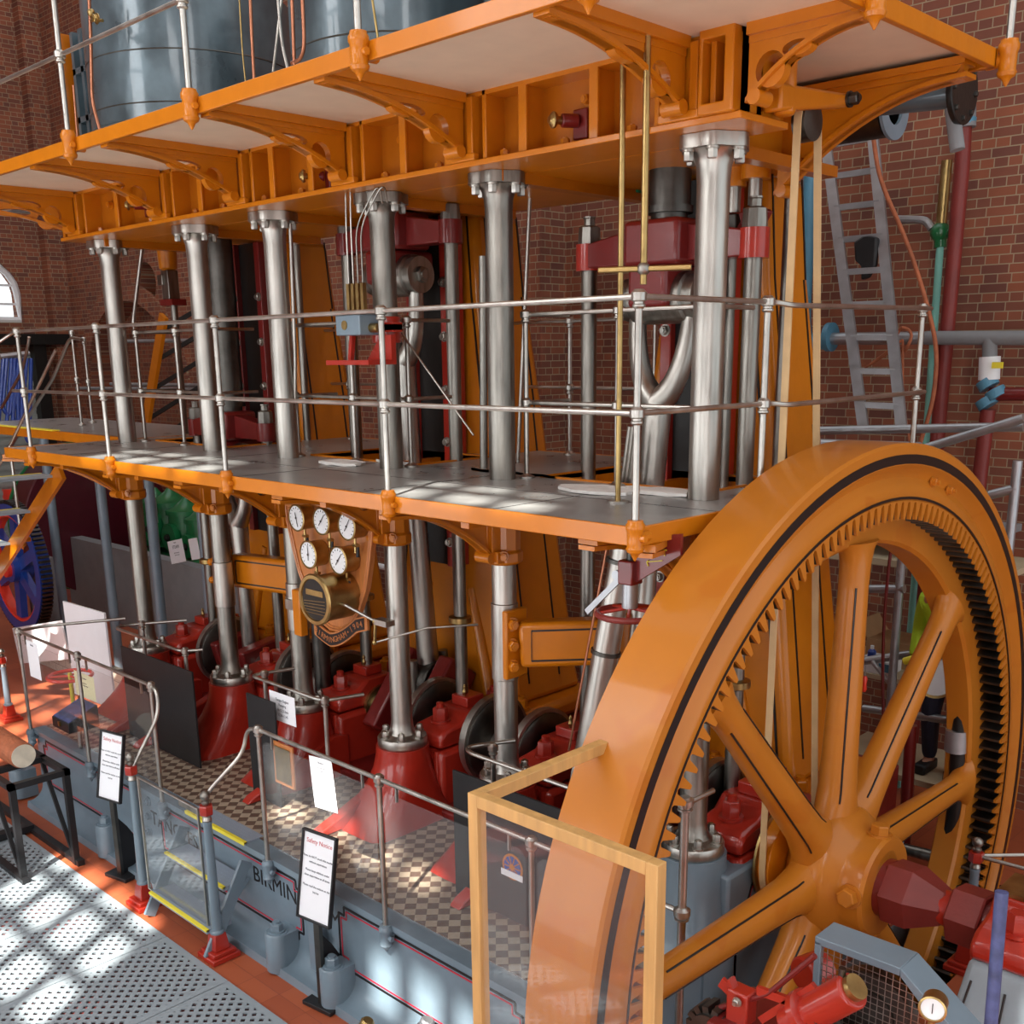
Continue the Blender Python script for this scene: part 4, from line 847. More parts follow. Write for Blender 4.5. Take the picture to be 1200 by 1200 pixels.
def newel(P,lab,h,grp='blue-grey newel posts'):
    g=T('newel_post',P,lab,'post',grp); b=MB()
    b.box((P.x-.11,P.y-.11,P.z),(P.x+.11,P.y+.11,P.z+.04)); b.box((P.x-.09,P.y-.09,P.z+.04),(P.x+.09,P.y+.09,P.z+.07))
    b.hexa([(P.x-.06,P.y-.06,P.z+.07),(P.x+.06,P.y-.06,P.z+.07),(P.x+.06,P.y+.06,P.z+.07),(P.x-.06,P.y+.06,P.z+.07),(P.x-.045,P.y-.045,P.z+.19),(P.x+.045,P.y-.045,P.z+.19),(P.x+.045,P.y+.045,P.z+.19),(P.x-.045,P.y+.045,P.z+.19)]); b.build('base','red',g,bevel=.006)
    MB().lathe([(.05,.19),(.05,.205),(.038,.215),(.03,h-.12),(.034,h-.11),(.034,h-.09)],P,n=20).build('shaft','grey_blue',g)
    MB().lathe([(.03,h-.09),(.035,h-.08),(.028,h-.055),(.034,h-.04)],P,n=20).build('neck','steel',g)
    MB().lathe([(.046,h-.04),(.05,h-.03),(.05,h+.02),(.046,h+.03)],P,n=6).build('cap_block','red',g)
    f=MB(); f.lathe([(.022,h+.03),(.03,h+.045),(.03,h+.055),(.016,h+.065)],P,n=18); f.ball(P+Vector((0,0,h+.098)),.036,18); f.build('ball_finial','worn_steel',g); return g
newel(N1,'blue-grey newel post with red base right of the walkway stair',nh-FZ); newel(N2,'sunlit blue-grey newel post left of the walkway stair',nh-FZ)
# stair
sg=T('walkway_stair',((N1.x+N2.x)/2,NY+.1,FZ),'small blue-grey three-step stair with yellow nosings up to the tiled walkway','stairs')
xa=-5.17; xb=-4.34
for k,(y,z) in enumerate(((-1.135,TZ),(-1.335,-2.885),(-1.49,-3.16))):
    MB().box((xa,y,z-.03),(xb,y+(.2 if k else .16),z+(.0 if k else .012))).build('tread','tread',sg,smooth=0); MB().box((xa,y-.006,z-.012),(xb,y+.02,z+(.003 if k else .015))).build('nosing','yellow',sg,smooth=0)
for x in (xa-.02,xb+.02): MB().bar((x,-1.15,TZ-.12),(x,-1.5,FZ+.02),.025,.09).build('stringer','grey_blue',sg); MB().bar((x,-1.14,TZ-.25),(x,-1.46,TZ-.58),.02,.03).build('stringer_rib','grey_blue',sg)
# gate
gt=T('stair_gate',(xa,NY-.0,FZ),'clear perspex gate in a thin steel frame closing the walkway stair','gate')
gy=NY-.02; f=MB(); x0,x1_=N2.x+.14,N1.x-.08; f.tube([(x0,gy,nh-.02),(x1_,gy,nh-.02),(x1_,gy,FZ+.2),(x0,gy,FZ+.2)],.011,8,True); f.build('frame','rail_steel',gt); MB().box((x0+.01,gy-.003,FZ+.22),(x1_-.01,gy+.003,nh-.04)).build('panel','perspex',gt,smooth=0)
MB().box((x1_-.25,gy-.01,nh-.06),(x1_,gy+.01,nh-.02)).build('latch','worn_steel',gt)
# perspex panels
SEG=[(PXS[0]+.03,PXS[1]-.04),(PXS[1]+.04,PXS[2]-.04),(PXS[3]+.04,PXS[4]-.04),(PXS[4]+.04,PXS[5]-.04),(PXS[5]+.04,PXS[5]+.3)]
for k,(a,b_) in enumerate(SEG):
    z0,z1=TZ+.12,RZ-.07; c=.04
    m_=MB(); m_.plate([(a+c,z0),(b_-c,z0),(b_,z0+c),(b_,z1-c),(b_-c,z1),(a+c,z1),(a,z1-c),(a,z0+c)],[],lambda u,v,t:(u,t,v),SYP-.003,SYP+.003)
    g=T('clear_panel',((a+b_)/2,SYP,z0),'clear plastic safety panel hung under the walkway handrail, %s from the left'%ORD[k],'panel','clear walkway panels'); m_.build('sheet','perspex',g,smooth=0)
    for x in (a+.12,b_-.12): MB().box((x-.006,SYP-.008,z1-.03),(x+.006,SYP+.008,RZ-.01)).build('hanger','rail_steel',g)
# papers
def sheet(name,tl,tr,br,bl,plane,m,lab,lines=None,grp=None,cat='notice',thick=.002,frame=None):
    ax,v=plane; P=[A(*q,ax,v) for q in (tl,tr,br,bl)]; return sheet3(name,P,m,lab,lines,grp,cat,thick,frame)
def sheet3(name,P,m,lab,lines=None,grp=None,cat='notice',thick=.002,frame=None):
    ux=(P[1]-P[0]).normalized(); nz=ux.cross(P[0]-P[3]).normalized(); uy=nz.cross(ux); w=((P[1]-P[0]).length+(P[2]-P[3]).length)/2; h=((P[0]-P[3]).length+(P[1]-P[2]).length)/2
    c=(P[0]+P[1]+P[2]+P[3])/4
    g=T(name,c-uy*h/2,lab,cat,grp)
    b=MB(); b.hexa([c-ux*w/2-uy*h/2-nz*thick,c+ux*w/2-uy*h/2-nz*thick,c+ux*w/2-uy*h/2,c-ux*w/2-uy*h/2,c-ux*w/2+uy*h/2-nz*thick,c+ux*w/2+uy*h/2-nz*thick,c+ux*w/2+uy*h/2,c-ux*w/2+uy*h/2]); b.build('page',m,g,smooth=0)
    for (s,sz,y,mm) in (lines or []): text(s,'writing',sz*h,c+uy*h*(.5-y)+nz*.001,ux,uy,mm,g,ext=.0005)
    if frame:
        f=MB(); e=frame
        for s in (-1,1): f.bar(c+ux*s*(w/2+e/2)-uy*(h/2+e),c+ux*s*(w/2+e/2)+uy*(h/2+e),e,.03,up=nz); f.bar(c+uy*s*(h/2+e/2)-ux*(w/2+e),c+uy*s*(h/2+e/2)+ux*(w/2+e),e,.03,up=nz)
        f.build('frame','black',g,bevel=.003)
        bk=MB(); o=c-nz*.012; bk.hexa([o-ux*w/2-uy*h/2-nz*.01,o+ux*w/2-uy*h/2-nz*.01,o+ux*w/2-uy*h/2,o-ux*w/2-uy*h/2,o-ux*w/2+uy*h/2-nz*.01,o+ux*w/2+uy*h/2-nz*.01,o+ux*w/2+uy*h/2,o-ux*w/2+uy*h/2]); bk.build('backing','black',g,smooth=0)
    return g,c,ux,uy,nz,w,h
body=[('Please do NOT touch this machine',.035,.28,'ink'),('without supervision',.035,.34,'ink'),('Please keep children under',.035,.44,'ink'),('close supervision at all times',.035,.5,'ink'),('Please read the notices on the',.035,.62,'ink'),('barrier',.035,.68,'ink')]
sheet('paper_notice',(364,886),(392,893),(392,953),(367,943),('y',SYP-.01),'paper','white paper notice hanging on the clear panel right of the stair',[('Notice',.06,.1,'ink')]+[(t,.03,.2+.06*i,'ink') for i,t in enumerate(['visitors please note','the handrails are','part of the engine','and are not','to be climbed'])])
sheet('paper_notice',(315,808),(344,818),(348,852),(318,842),('y',-.52),'paper','white paper running-times notice on the inner rail behind the stair',[('Tangye Engine',.13,.25,'ink'),('Running',.13,.42,'ink'),('11-12, 2-3pm',.12,.6,'ink'),('12:30-12:45',.12,.78,'ink')])
sheet('paper_notice',(31,750),(44,755),(48,798),(35,791),('y',SYP-.01),'paper','narrow white paper taped to the far left clear panel',[('Notice',.07,.1,'ink')])
sheet('yellow_notice',(86,785),(108,794),(114,823),(90,813),('y',PY+.12),'yellow_paper','pale yellow sheet standing up behind the black sloping box',[('Donations',.1,.2,'ink'),('please help us to',.06,.4,'ink'),('keep the engine running',.06,.5,'ink')])
# donation box
P=A(92,852,'y',PY+.05); g=T('donation_box',P,'black sloping-lidded box on a steel post beside the left walkway panels','box')
b=MB(); w=.21; b.add([(P.x-w,P.y-.14,P.z),(P.x+w*.6,P.y-.14,P.z),(P.x+w*.6,P.y+.14,P.z),(P.x-w,P.y+.14,P.z),(P.x-w,P.y-.14,P.z+.09),(P.x+w*.6,P.y-.14,P.z+.09),(P.x+w*.6,P.y+.14,P.z+.2),(P.x-w,P.y+.14,P.z+.2)],[(3,2,1,0),(4,5,6,7),(0,1,5,4),(1,2,6,5),(2,3,7,6),(3,0,4,7)]); b.build('case','black',g,bevel=.004)
MB().hexa([(P.x-w+.01,P.y-.13,P.z+.095),(P.x+w*.6-.01,P.y-.13,P.z+.095),(P.x+w*.6-.01,P.y+.13,P.z+.2),(P.x-w+.01,P.y+.13,P.z+.2),(P.x-w+.01,P.y-.13,P.z+.1),(P.x+w*.6-.01,P.y-.13,P.z+.1),(P.x+w*.6-.01,P.y+.13,P.z+.205),(P.x-w+.01,P.y+.13,P.z+.205)]).build('lid','blue_pole_lid_sheen',g); MB().box((P.x-.06,P.y-.155,P.z+.04),(P.x-.03,P.y-.14,P.z+.08)).build('padlock','brass',g); MB().cyl((P.x,P.y,TZ+.006),(P.x,P.y,P.z),.02,12).build('post','rail_steel',g)  # lid is really black; its blue colour imitates a bluish reflection
# standing notices
def stand(tl,tr,br,bl,yb,th,lab,lines,foot):
    ux=Vector((math.cos(th),math.sin(th),0)); F=A(*foot,'z',FZ); n=Vector((ux.y,-ux.x,0)); P0=F+n*(-.0)
    P=[AP(*q,P0,n) for q in (tl,tr,br,bl)]
    zt=(P[0].z+P[1].z)/2; zb_=(P[2].z+P[3].z)/2; xm0=((P[0]+P[3])/2-P0).dot(ux); xm1=((P[1]+P[2])/2-P0).dot(ux)
    tilt=.1; Q=[P0+ux*xm0+Vector((0,0,zt-P0.z))-n*tilt,P0+ux*xm1+Vector((0,0,zt-P0.z))-n*tilt,P0+ux*xm1+Vector((0,0,zb_-P0.z)),P0+ux*xm0+Vector((0,0,zb_-P0.z))]
    g,c,uxx,uy,nz,w,h=sheet3('notice_stand',Q,'paper',lab,lines,None,'sign',frame=.014)
    mid=P0+ux*(xm0+xm1)/2
    MB().bar(Vector((mid.x,mid.y,FZ+.03))-n*.03,Vector((mid.x,mid.y,zb_+.02))-n*.03,.05,.03,up=n).build('post','dark_steel',g)
    fo=MB(); a=Vector((mid.x,mid.y,FZ))-n*.03; fo.plate([(0,0.03),(-.33,.03),(-.1,.42),(0,.55)],[],lambda u,v,t:a+n*u+ux*t+Vector((0,0,v)),-.012,.012); fo.build('gusset','black',g)
    bb=MB(); bb.bar(a+n*.06+Vector((0,0,.018)),a-n*.40+Vector((0,0,.018)),.26,.03); bb.build('base','black',g,bevel=.004)
    return g
stand((353,981),(391,997),(375,1086),(341,1063),0,math.radians(8),'black framed standing Safety Notice nearest the wheel guard',[('Safety Notice',.075,.1,'red_ink')]+body,(345,1168))
stand((115,862),(140,871),(133,940),(108,928),0,math.radians(12),'black framed standing notice bleached by sun at the left of the stair',[('Safety Notice',.075,.1,'red_ink')]+body,(118,1022))
# inner rails and black screens
IY=-.5
def irail(pts,posts,lab):
    g=T('inner_railing',(posts[0][0],IY,TZ),lab,'railing','inner handrails of the tiled walkway')
    for x,y in posts: stanchion(g,x,y,TZ+.006,RZ,None)
    MB().tube(rnd(pts,.09),.014,10).build('top_rail','rail_steel',g)
def ax_(u,v): return A(u,v,'z',RZ).x
xI=[ax_(122,738),ax_(197,767),ax_(299,790),ax_(390,818),ax_(533,880),ax_(662,925)]
irail([(xI[0]+.25,IY+.6,RZ),(xI[0],IY+.15,RZ),(xI[0],IY,RZ),(xI[1],IY,RZ),(xI[1]+.08,IY+.15,RZ)],[(xI[0]+.05,IY+.25),(xI[1],IY+.03)],'short U-shaped steel rail at the left beside the black screen')
irail([(xI[2]+.1,IY+.35,RZ),(xI[2],IY,RZ),(xI[3],IY,RZ),(xI[3]+.1,IY+.3,RZ)],[(xI[2]+.05,IY+.1),(xI[3],IY+.02)],'short U-shaped steel rail in front of the third column')
irail([(xI[4]+.15,IY+.35,RZ),(xI[4],IY+.05,RZ),(xI[4]+.1,IY,RZ),(xI[5]+.6,IY,RZ)],[(xI[4]+.14,IY+.16),(xI[5]+.5,IY)],'steel rail in front of the fifth column beside the flywheel')
for k,(x0,x1_,lab) in enumerate(((xI[0]+.3,xI[1]+.32,'tall black sheet screen at the left end of the walkway'),(A(295,900,'y',IY-.1).x,A(318,900,'y',IY-.1).x+.1,'narrow black sheet screen below the running-times notice'),(A(533,1000,'y',IY-.1).x,-1.7,'black sheet screen carrying the round wheel badge'))):
    o=MB().box((x0,IY-.1,TZ+.01),(x1_,IY-.085,RZ-.1)).build('black_screen','black',smooth=0); tag(o,lab,'screen','black sheet screens')
o=MB().box((-1.7,IY-.1,TZ+.01),(-1.685,.3,RZ-.1)).build('black_screen','black',smooth=0); tag(o,'black sheet screen turning the corner beside the last column pedestal','screen','black sheet screens')
# badge on the screen
P=A(601,1016,'y',IY-.105); g=T('round_badge',P,'round orange and blue wheel badge with a white ribbon on the black screen','badge')
MB().lathe([(.085,0),(.085,.004)],P,(0,-1,0),32).build('rim','orange',g); MB().lathe([(.07,.004),(.07,.006)],P,(0,-1,0),32).build('disc','blue',g)
sp=MB()
for k in range(5): a=k*PI/5; sp.bar(P+Vector((math.cos(a)*.07,-.007,math.sin(a)*.07)),P-Vector((math.cos(a)*.07,.007,math.sin(a)*.07)),.003,.006,up=(math.sin(a),0,-math.cos(a)))
sp.lathe([(.02,0),(.02,.009)],P,(0,-1,0),20); sp.build('spokes','orange',g,smooth=0); MB().box(P+Vector((-.09,-.012,-.07)),P+Vector((.09,-.008,-.03))).build('ribbon','paper',g,smooth=0)
# framed orange picture by the p4 post
P=A(332,897,'y',IY-.13); g=T('framed_plaque',P,'small wooden framed plaque leaning behind the clear panel right of the stair','plaque')
MB().box(P+Vector((-.13,0,-.17)),P+Vector((.13,.02,.17))).build('frame','board_wood',g,bevel=.008); MB().box(P+Vector((-.1,-.004,-.14)),P+Vector((.1,.0,.14))).build('face','brass',g,smooth=0)
# black tray
P=A(180,862,'z',TZ+.02); g=tag(MB().box((P.x-.25,P.y-.02,TZ+.01),(P.x+.12,P.y+.3,TZ+.13)).build('black_tray','black',bevel=.01),'low black box lying on the tiles below the left black screen','box')
# red handwheel
P=A(82,792,'y',-.6); g=T('handwheel',P,'bright red valve handwheel seen through the left clear panels','handwheel')
MB().tube([P+Vector((.21*math.cos(2*PI*k/28),.21*math.sin(2*PI*k/28),0)) for k in range(28)],.018,10,True).build('rim','bright_red',g)
for k in range(3):
    a=2*PI*k/3; MB().tube([P,P+Vector((.2*math.cos(a),.2*math.sin(a),0))],.012,8).build('spoke','bright_red',g)
MB().cyl((P.x,P.y,TZ),(P.x,P.y,P.z+.03),.02,12).build('spindle','yellow',g)
# white display boards behind
sheet('display_board',(80,708),(128,722),(126,812),(84,824),('y',-.2),'paper','white display board in an orange wooden frame at the left end of the engine',None,cat='board',thick=.02)
P0=A(80,707,'y',-.18); P1=A(127,820,'y',-.18); f=MB()
f.bar((P0.x,-.18,P0.z),(P0.x,-.18,FZ),.03,.03); f.bar((P1.x+.12,-.18,P0.z),(P1.x+.12,-.18,FZ),.03,.03); f.bar((P0.x,-.18,P0.z),(P1.x+.12,-.18,P0.z),.03,.03); tag(f.build('board_frame','orange'),'orange wooden frame around the white display board','frame')
sheet('display_board',(17,737),(75,728),(77,770),(21,778),('y',.5),'paper','plain white landscape board left of the framed board',None,cat='board',thick=.02)
# ================================================================ GAUGE BOARD
GYB=-.2
def gpx(u,v,y=GYB): return A(u,v,'y',y)
out=[(335,590),(337,612),(343,640),(350,668),(358,690),(366,712),(376,728),(388,738),(400,741),(412,735),(422,716),(430,690),(434,660),(437,630),(437,600),(437,590)]
P=[gpx(u,v) for u,v in out]
gb=T('gauge_board',gpx(395,740),'varnished wooden shield board with moulded edge hanging between the third and fourth columns','board')
b=MB(); b.plate([(p.x,p.z) for p in P],[],lambda u,v,t:(u,t,v),GYB,GYB+.04); b.build('shield','board_wood',gb,bevel=.006)
cx=sum(p.x for p in P)/len(P); cz=sum(p.z for p in P)/len(P)
MB().tube([(cx+(p.x-cx)*.93,GYB-.004,cz+(p.z-cz)*.93) for p in P],.010,6,True).build('inner_moulding','board_wood',gb); MB().tube([(cx+(p.x-cx)*.985,GYB-.004,cz+(p.z-cz)*.985) for p in P],.012,6,True).build('outer_moulding','board_wood',gb)
MB().box((P[0].x,GYB+.04,-.3),(P[-1].x,GYB+.06,-.16)).build('hanger','orange',gb)
# scroll with name and year
sc=MB(); n=20; L_=gpx(372,736); R_=gpx(434,727); top=[];bot=[]
def scf(t): 
    x=L_.x+(R_.x-L_.x)*t; z=gpx(377,731).z-.03 + (-.07*math.sin(PI*min(1,t*1.25))+.20*max(0,t-.30)**1.0)
    return x,z
for k in range(n+1):
    x,z=scf(k/n); top.append((x,z+.055)); bot.append((x,z-.055))
sc.plate(bot+top[::-1],[],lambda u,v,t:(u,t,v),GYB-.03,GYB-.012); sc.build('scroll','board_wood',gb)
sc=MB(); sc.plate([(x+.0,z+.012) for x,z in bot][1:-1]+[(x,z-.012) for x,z in top[::-1]][1:-1],[],lambda u,v,t:(u,t,v),GYB-.034,GYB-.03); sc.build('scroll_field','black_line',gb,smooth=0)
word='BIRMINGHAM*1904'
for k,ch in enumerate(word):
    t=.05+.85*k/(len(word)-1); x,z=scf(t); x2,z2=scf(t+.02); u=Vector((x2-x,0,z2-z)).normalized(); ch='\u2022' if ch=='*' else ch
    text(ch,'letter',.062,(x,GYB-.036,z),u,(-u.z,0,u.x),'board_wood',gb,ext=.001)
def gauge(u,v,ang,which,r=.092):
    c=gpx(u,v,GYB-.13); g=T('pressure_gauge',c,'white-dialled brass pressure gauge, %s of the wooden gauge board'%which,'gauge','pressure gauges')
    MB().lathe([(r*.9,.13),(r*1.0,.12),(r,.02),(r*1.08,.015),(r*1.1,.0),(r*1.0,-.006),(r*.96,.002)],c,(0,1,0),40,cap=False).build('case','brass',g)
    MB().lathe([(r*.97,.003),(r*.97,.006)],c,(0,1,0),40).build('dial','white',g,smooth=0)
    tk=MB()
    for k in range(13):
        a=math.radians(-135+270*k/12); d=Vector((math.sin(a),0,math.cos(a))); q=c+Vector((0,.0015,0)); tk.bar(q+d*r*.74,q+d*r*.86,.003,.004,up=(0,1,0))
    tk.build('graduations','ink',g,smooth=0)
    a=math.radians(ang); d=Vector((math.sin(a),0,math.cos(a))); q=c-Vector((0,.003,0)); pt_=MB(); pt_.bar(q-d*r*.45,q+d*r*.72,.004,.003,up=(0,1,0)); pt_.lathe([(.008,0),(.008,.003)],q,(0,-1,0),12); pt_.build('pointer','black_line',g,smooth=0)
    tb=MB(); tb.tube([c+Vector((0,.07,-r)),c+Vector((0,.07,-r-.09))],.010,8); tb.tube([c+Vector((-.02,.07,-r-.05)),c+Vector((.03,.07,-r-.05))],.014,8); tb.ball(c+Vector((0,.07,-r-.1)),.015,10); tb.build('cock','brass',g)
    MB().tube([c+Vector((.03,.07,-r-.06)),c+Vector((.035,.06,-r-.13))],[.008,.014],8).build('cock_handle','black',g)
gauge(347,607,165,'top left'); gauge(376,611,40,'top middle'); gauge(406,617,35,'top right'); gauge(361,650,0,'lower left',.096); gauge(396,657,40,'lower right',.096)
c=gpx(369,703,GYB-.28); g=T('revolution_counter',c,'large brass drum counter with patterned dark face at the foot of the gauge board','counter')
MB().lathe([(.17,.28),(.17,.03),(.185,.025),(.19,.0),(.18,-.012),(.155,-.012),(.15,.0)],c,(0,1,0),48,cap=False).build('drum','brass',g); MB().lathe([(.152,0),(.152,.003)],c,(0,1,0),40).build('face','black_iron',g,smooth=0)
f=MB(); f.box((c.x-.1,c.y-.004,c.z+.03),(c.x+.1,c.y,c.z+.07)); 
for k in range(5): f.bar((c.x-.13+.0,c.y-.003,c.z-.02-.02*k),(c.x+.12,c.y-.003,c.z+.0-.025*k),.003,.004,up=(0,1,0))
f.build('engraving','brass',g,smooth=0)
MB().tube([c+Vector((.17,.1,-.02)),c+Vector((.22,.1,-.02)),gpx(440,728,-.25)],.011,8).build('drive_rod','steel',g)
P=gpx(440,728,-.25); lk=MB(); lk.tube([P,P+Vector((-.02,0,-.16))],.012,8); lk.ball(P,.025,10); lk.ball(P+Vector((-.02,0,-.16)),.02,10); lk.build('crank_link','brass',g)
lk=MB(); lk.tube([P+Vector((-.02,0,-.16)),gpx(500,736,.0),gpx(560,732,.3)],.008,8); lk.box(P+Vector((.0,-.02,-.02)),P+Vector((.14,.06,.02))); lk.build('link_rod','steel',g)
# clamp holding the board to the third column
g=MB(); g.lathe([(.092,-1.2),(.096,-1.19),(.096,-1.11),(.092,-1.1)],(COLX[2],0,0),n=28,cap=False); g.box((COLX[2],-.12,-1.19),(COLX[2]+.14,-.08,-1.11)); tag(g.build('column_clamp','steel'),'steel clamp band round the third lower column beside the brass drum','clamp')
MB_=MB().box((COLX[2]+.2,-.19,-1.36),(COLX[2]+.3,-.12,-.99)); tag(MB_.build('mounting_plate','orange',bevel=.01),'orange mounting plate behind the brass drum','plate')
# ================================================================ LUBRICATOR
P=A(425,398,'y',-.2); g=T('lubricator',P,'blue-grey oil lubricator box with brass sight glasses strapped to the fourth column','lubricator')
q=A(438,368,'y',-.2); x0=A(408,398,'y',-.2).x; z0=A(425,393,'y',-.2).z; z1=A(425,369,'y',-.2).z; x1_=A(436,398,'y',-.2).x
MB().box((x0,-.3,z0),(x1_,-.12,z1)).build('box','grey_blue',g,bevel=.008); MB().box((x0-.01,-.31,z1),(x1_+.01,-.11,z1+.02)).build('lid','alu',g)
MB().cyl(((x0+x1_)/2-.03,-.305,(z0+z1)/2),((x0+x1_)/2-.03,-.298,(z0+z1)/2),.03,20).build('sight_disc','brass',g); MB().cyl((x1_+.0,-.2,(z0+z1)/2-.02),(x1_+.08,-.2,(z0+z1)/2-.02),.03,16).build('plug','brass',g)
for k in range(4):
    x=x0+.07+.05*k; MB().box((x-.014,-.24,z1+.02),(x+.014,-.21,z1+.2)).build('sight_glass','brass',g)
    top=A(455+3*k,232,'y',-.2); MB().tube(rnd([(x,-.225,z1+.2),(x-.0,-.225,z1+.55),(x+(.22 if k>1 else -.02),-.2,z1+.8),(x+(.25 if k>1 else 0),-.2,z1+1.1 if k<2 else 1.7)],.1),.006,6).build('oil_pipe','worn_steel' if k>1 else 'steel',g)
b=MB(); zt=z0-.16; b.box((x0-.1,-.32,zt-.03),(x1_+.1,-.08,zt)); b.hexa([(x0+.1,-.12,zt),(x1_+.1,-.12,zt),(x1_+.1,-.08,zt),(x0+.1,-.08,zt),(x0+.25,-.12,z0),(x1_+.1,-.12,z0),(x1_+.1,-.08,z0),(x0+.25,-.08,z0)]); b.bar((x0+.02,-.2,zt),(x0+.05,-.2,z0),.03,.03); b.build('shelf_bracket','red',g)
b=MB(); b.lathe([(.095,z0-.05),(.1,z0-.04),(.1,z1-.02),(.095,z1-.01)],(COLX[3],0,0),n=28,cap=False); b.box((COLX[3]+.07,-.08,z0+.02),(COLX[3]+.17,.0,z0+.07)); b.box((COLX[3]+.07,-.08,z1-.1),(COLX[3]+.17,.0,z1-.05)); b.build('column_clamp','red',g)
# ================================================================ RODS WITH HANDLE + VALVE WHEEL
P=A(724,589,'z',0); q=tag(MB().cyl((P.x,P.y,.012),(P.x,P.y,2.16),.0145,14).build('brass_rod','brass'),'long thin brass rod from deck to upper platform left of the deck corner','rod','brass rods at the deck corner')
MB_=MB().lathe([(.06,0),(.06,.012)],(P.x,P.y,0),n=20); tag(MB_.build('rod_foot','steel'),'small round foot plate of the brass rod on the deck','plate')
P=A(754,328,'y',-.6); g=T('brass_rod',P,'brass rod hanging from the upper platform ending in a crossbar handle','rod','brass rods at the deck corner')
MB().cyl(P+Vector((0,0,-.02)),(P.x,P.y,2.17),.0165,14).build('shaft','brass',g); hx=MB(); hx.tube([P+Vector((-.19,-.1,.05)),P+Vector((.2,.1,.05))],.014,10); hx.build('crossbar','brass',g); MB().ball(P+Vector((0,0,.05)),.032,14).build('hub','worn_steel',g)
P=A(738,712,'y',-.75); g=T('stop_valve_wheel',P,'brown rimmed handwheel with red spokes under the deck corner','handwheel')
MB().tube([P+Vector((.16*math.cos(2*PI*k/32),.16*math.sin(2*PI*k/32),-.03)) for k in range(32)],.016,10,True).build('rim','oxide',g)
for k in range(5): a=2*PI*k/5+.3; MB().tube([P,P+Vector((.15*math.cos(a),.15*math.sin(a),-.02))],.009,8).build('spoke','red',g)
MB().cyl(P,P+Vector((0,0,.12)),.04,18).build('grey_sleeve','alu',g); hd=MB(); hd.box(P+Vector((-.045,-.045,.12)),P+Vector((.045,.045,.24))); hd.build('yoke','dark_red',g,bevel=.008); MB().cyl(P+Vector((0,0,.24)),P+Vector((0,0,.34)),.02,10).build('spindle','dark_steel',g)
tri=MB(); tri.plate([(.02,.12),(.30,.30),(.30,.40),(.06,.36)],[],lambda u,v,t:P+Vector((u,t,v)),-.01,.01); tri.build('indicator_plate','dark_red',g); text('SHUT','indicator_word',.045,P+Vector((.17,-.014,.30)),(1,0,0),(0,0,1),'yellow',g)
ar=MB(); ar.bar(P+Vector((.11,-.014,.245)),P+Vector((.2,-.014,.262)),.003,.006,up=(0,1,0)); ar.bar(P+Vector((.11,-.014,.245)),P+Vector((.12,-.014,.255)),.003,.006,up=(0,1,0)); ar.bar(P+Vector((.11,-.014,.245)),P+Vector((.12,-.014,.225)),.003,.006,up=(0,1,0)); ar.build('indicator_arrow','yellow',g)
le=MB(); le.bar(P+Vector((-.05,-.02,.14)),P+Vector((-.26,-.02,-.06)),.012,.03); le.cyl(P+Vector((-.06,-.04,.16)),P+Vector((-.06,0,.16)),.025,14); le.build('lever','alu',g)
# inclined polished pipe with copper line beside it
a=A(742,590,'y',.25); b2_=A(690,880,'y',.1); g=T('inclined_rod',b2_,'polished inclined steel tube with a thin copper line left of the flywheel','tube')
MB().tube([(a.x,a.y,-.05),b2_],[.075,.09],24).build('tube','steel',g); MB().tube([Vector((a.x-.08,a.y-.07,-.1)),b2_+Vector((-.1,-.08,0))],.008,8).build('copper_line','copper',g)
for t in (.25,.6): q=Vector((a.x,a.y,-.05)).lerp(b2_,t); dd=(b2_-Vector((a.x,a.y,-.05))).normalized(); MB().lathe([(.095,-.012),(.095,.012)],q,dd,20).build('clip','dark_steel',g)
# bright rods inclined seen through the deck opening
g=T('slanting_rods',A(735,570,'z',0),'bundle of thin bright rods slanting up through the right deck opening','rods')
for k in range(3): MB().tube([A(728+5*k,575,'y',.35),A(738+4*k,500,'y',.35)],.014,8).build('rod','rail_steel',g)
# slender slanted stay rods up to the girder
pipe('stay_rod',px([(622,210),(606,560)],'y',.9),.014,'rail_steel','thin bright rod slanting just right of the fifth column','rod')
pipe('stay_rod',px([(340,262),(346,420),(345,540)],'y',.05),.014,'rail_steel','thin bright rod right behind the third column','rod')
pipe('stay_rod',px([(566,300),(567,549)],'y',.32),.028,'worn_steel','slim steel rod just left of the fifth column','rod')
pipe('stay_rod',px([(470,390),(555,510)],'y',.1),.007,'rail_steel','thin rod slanting down to the right behind the deck handrail','rod')
# ================================================================ LAMP
P=A(742,205,'y',1.2); g=T('floodlight',P,'small green-cased floodlight glowing below the girder','lamp')
b=MB(); b.hexa([P+Vector(v) for v in ((-.12,-.05,-.12),(.08,-.05,-.12),(.08,.08,-.12),(-.12,.08,-.12),(-.16,-.1,.12),(.12,-.1,.12),(.12,.1,.12),(-.16,.1,.12))]); b.build('case','green',g,bevel=.01); MB().box(P+Vector((-.1,-.12,-.08)),P+Vector((.08,-.1,.1))).build('light_panel','lamp_light',g,smooth=0)
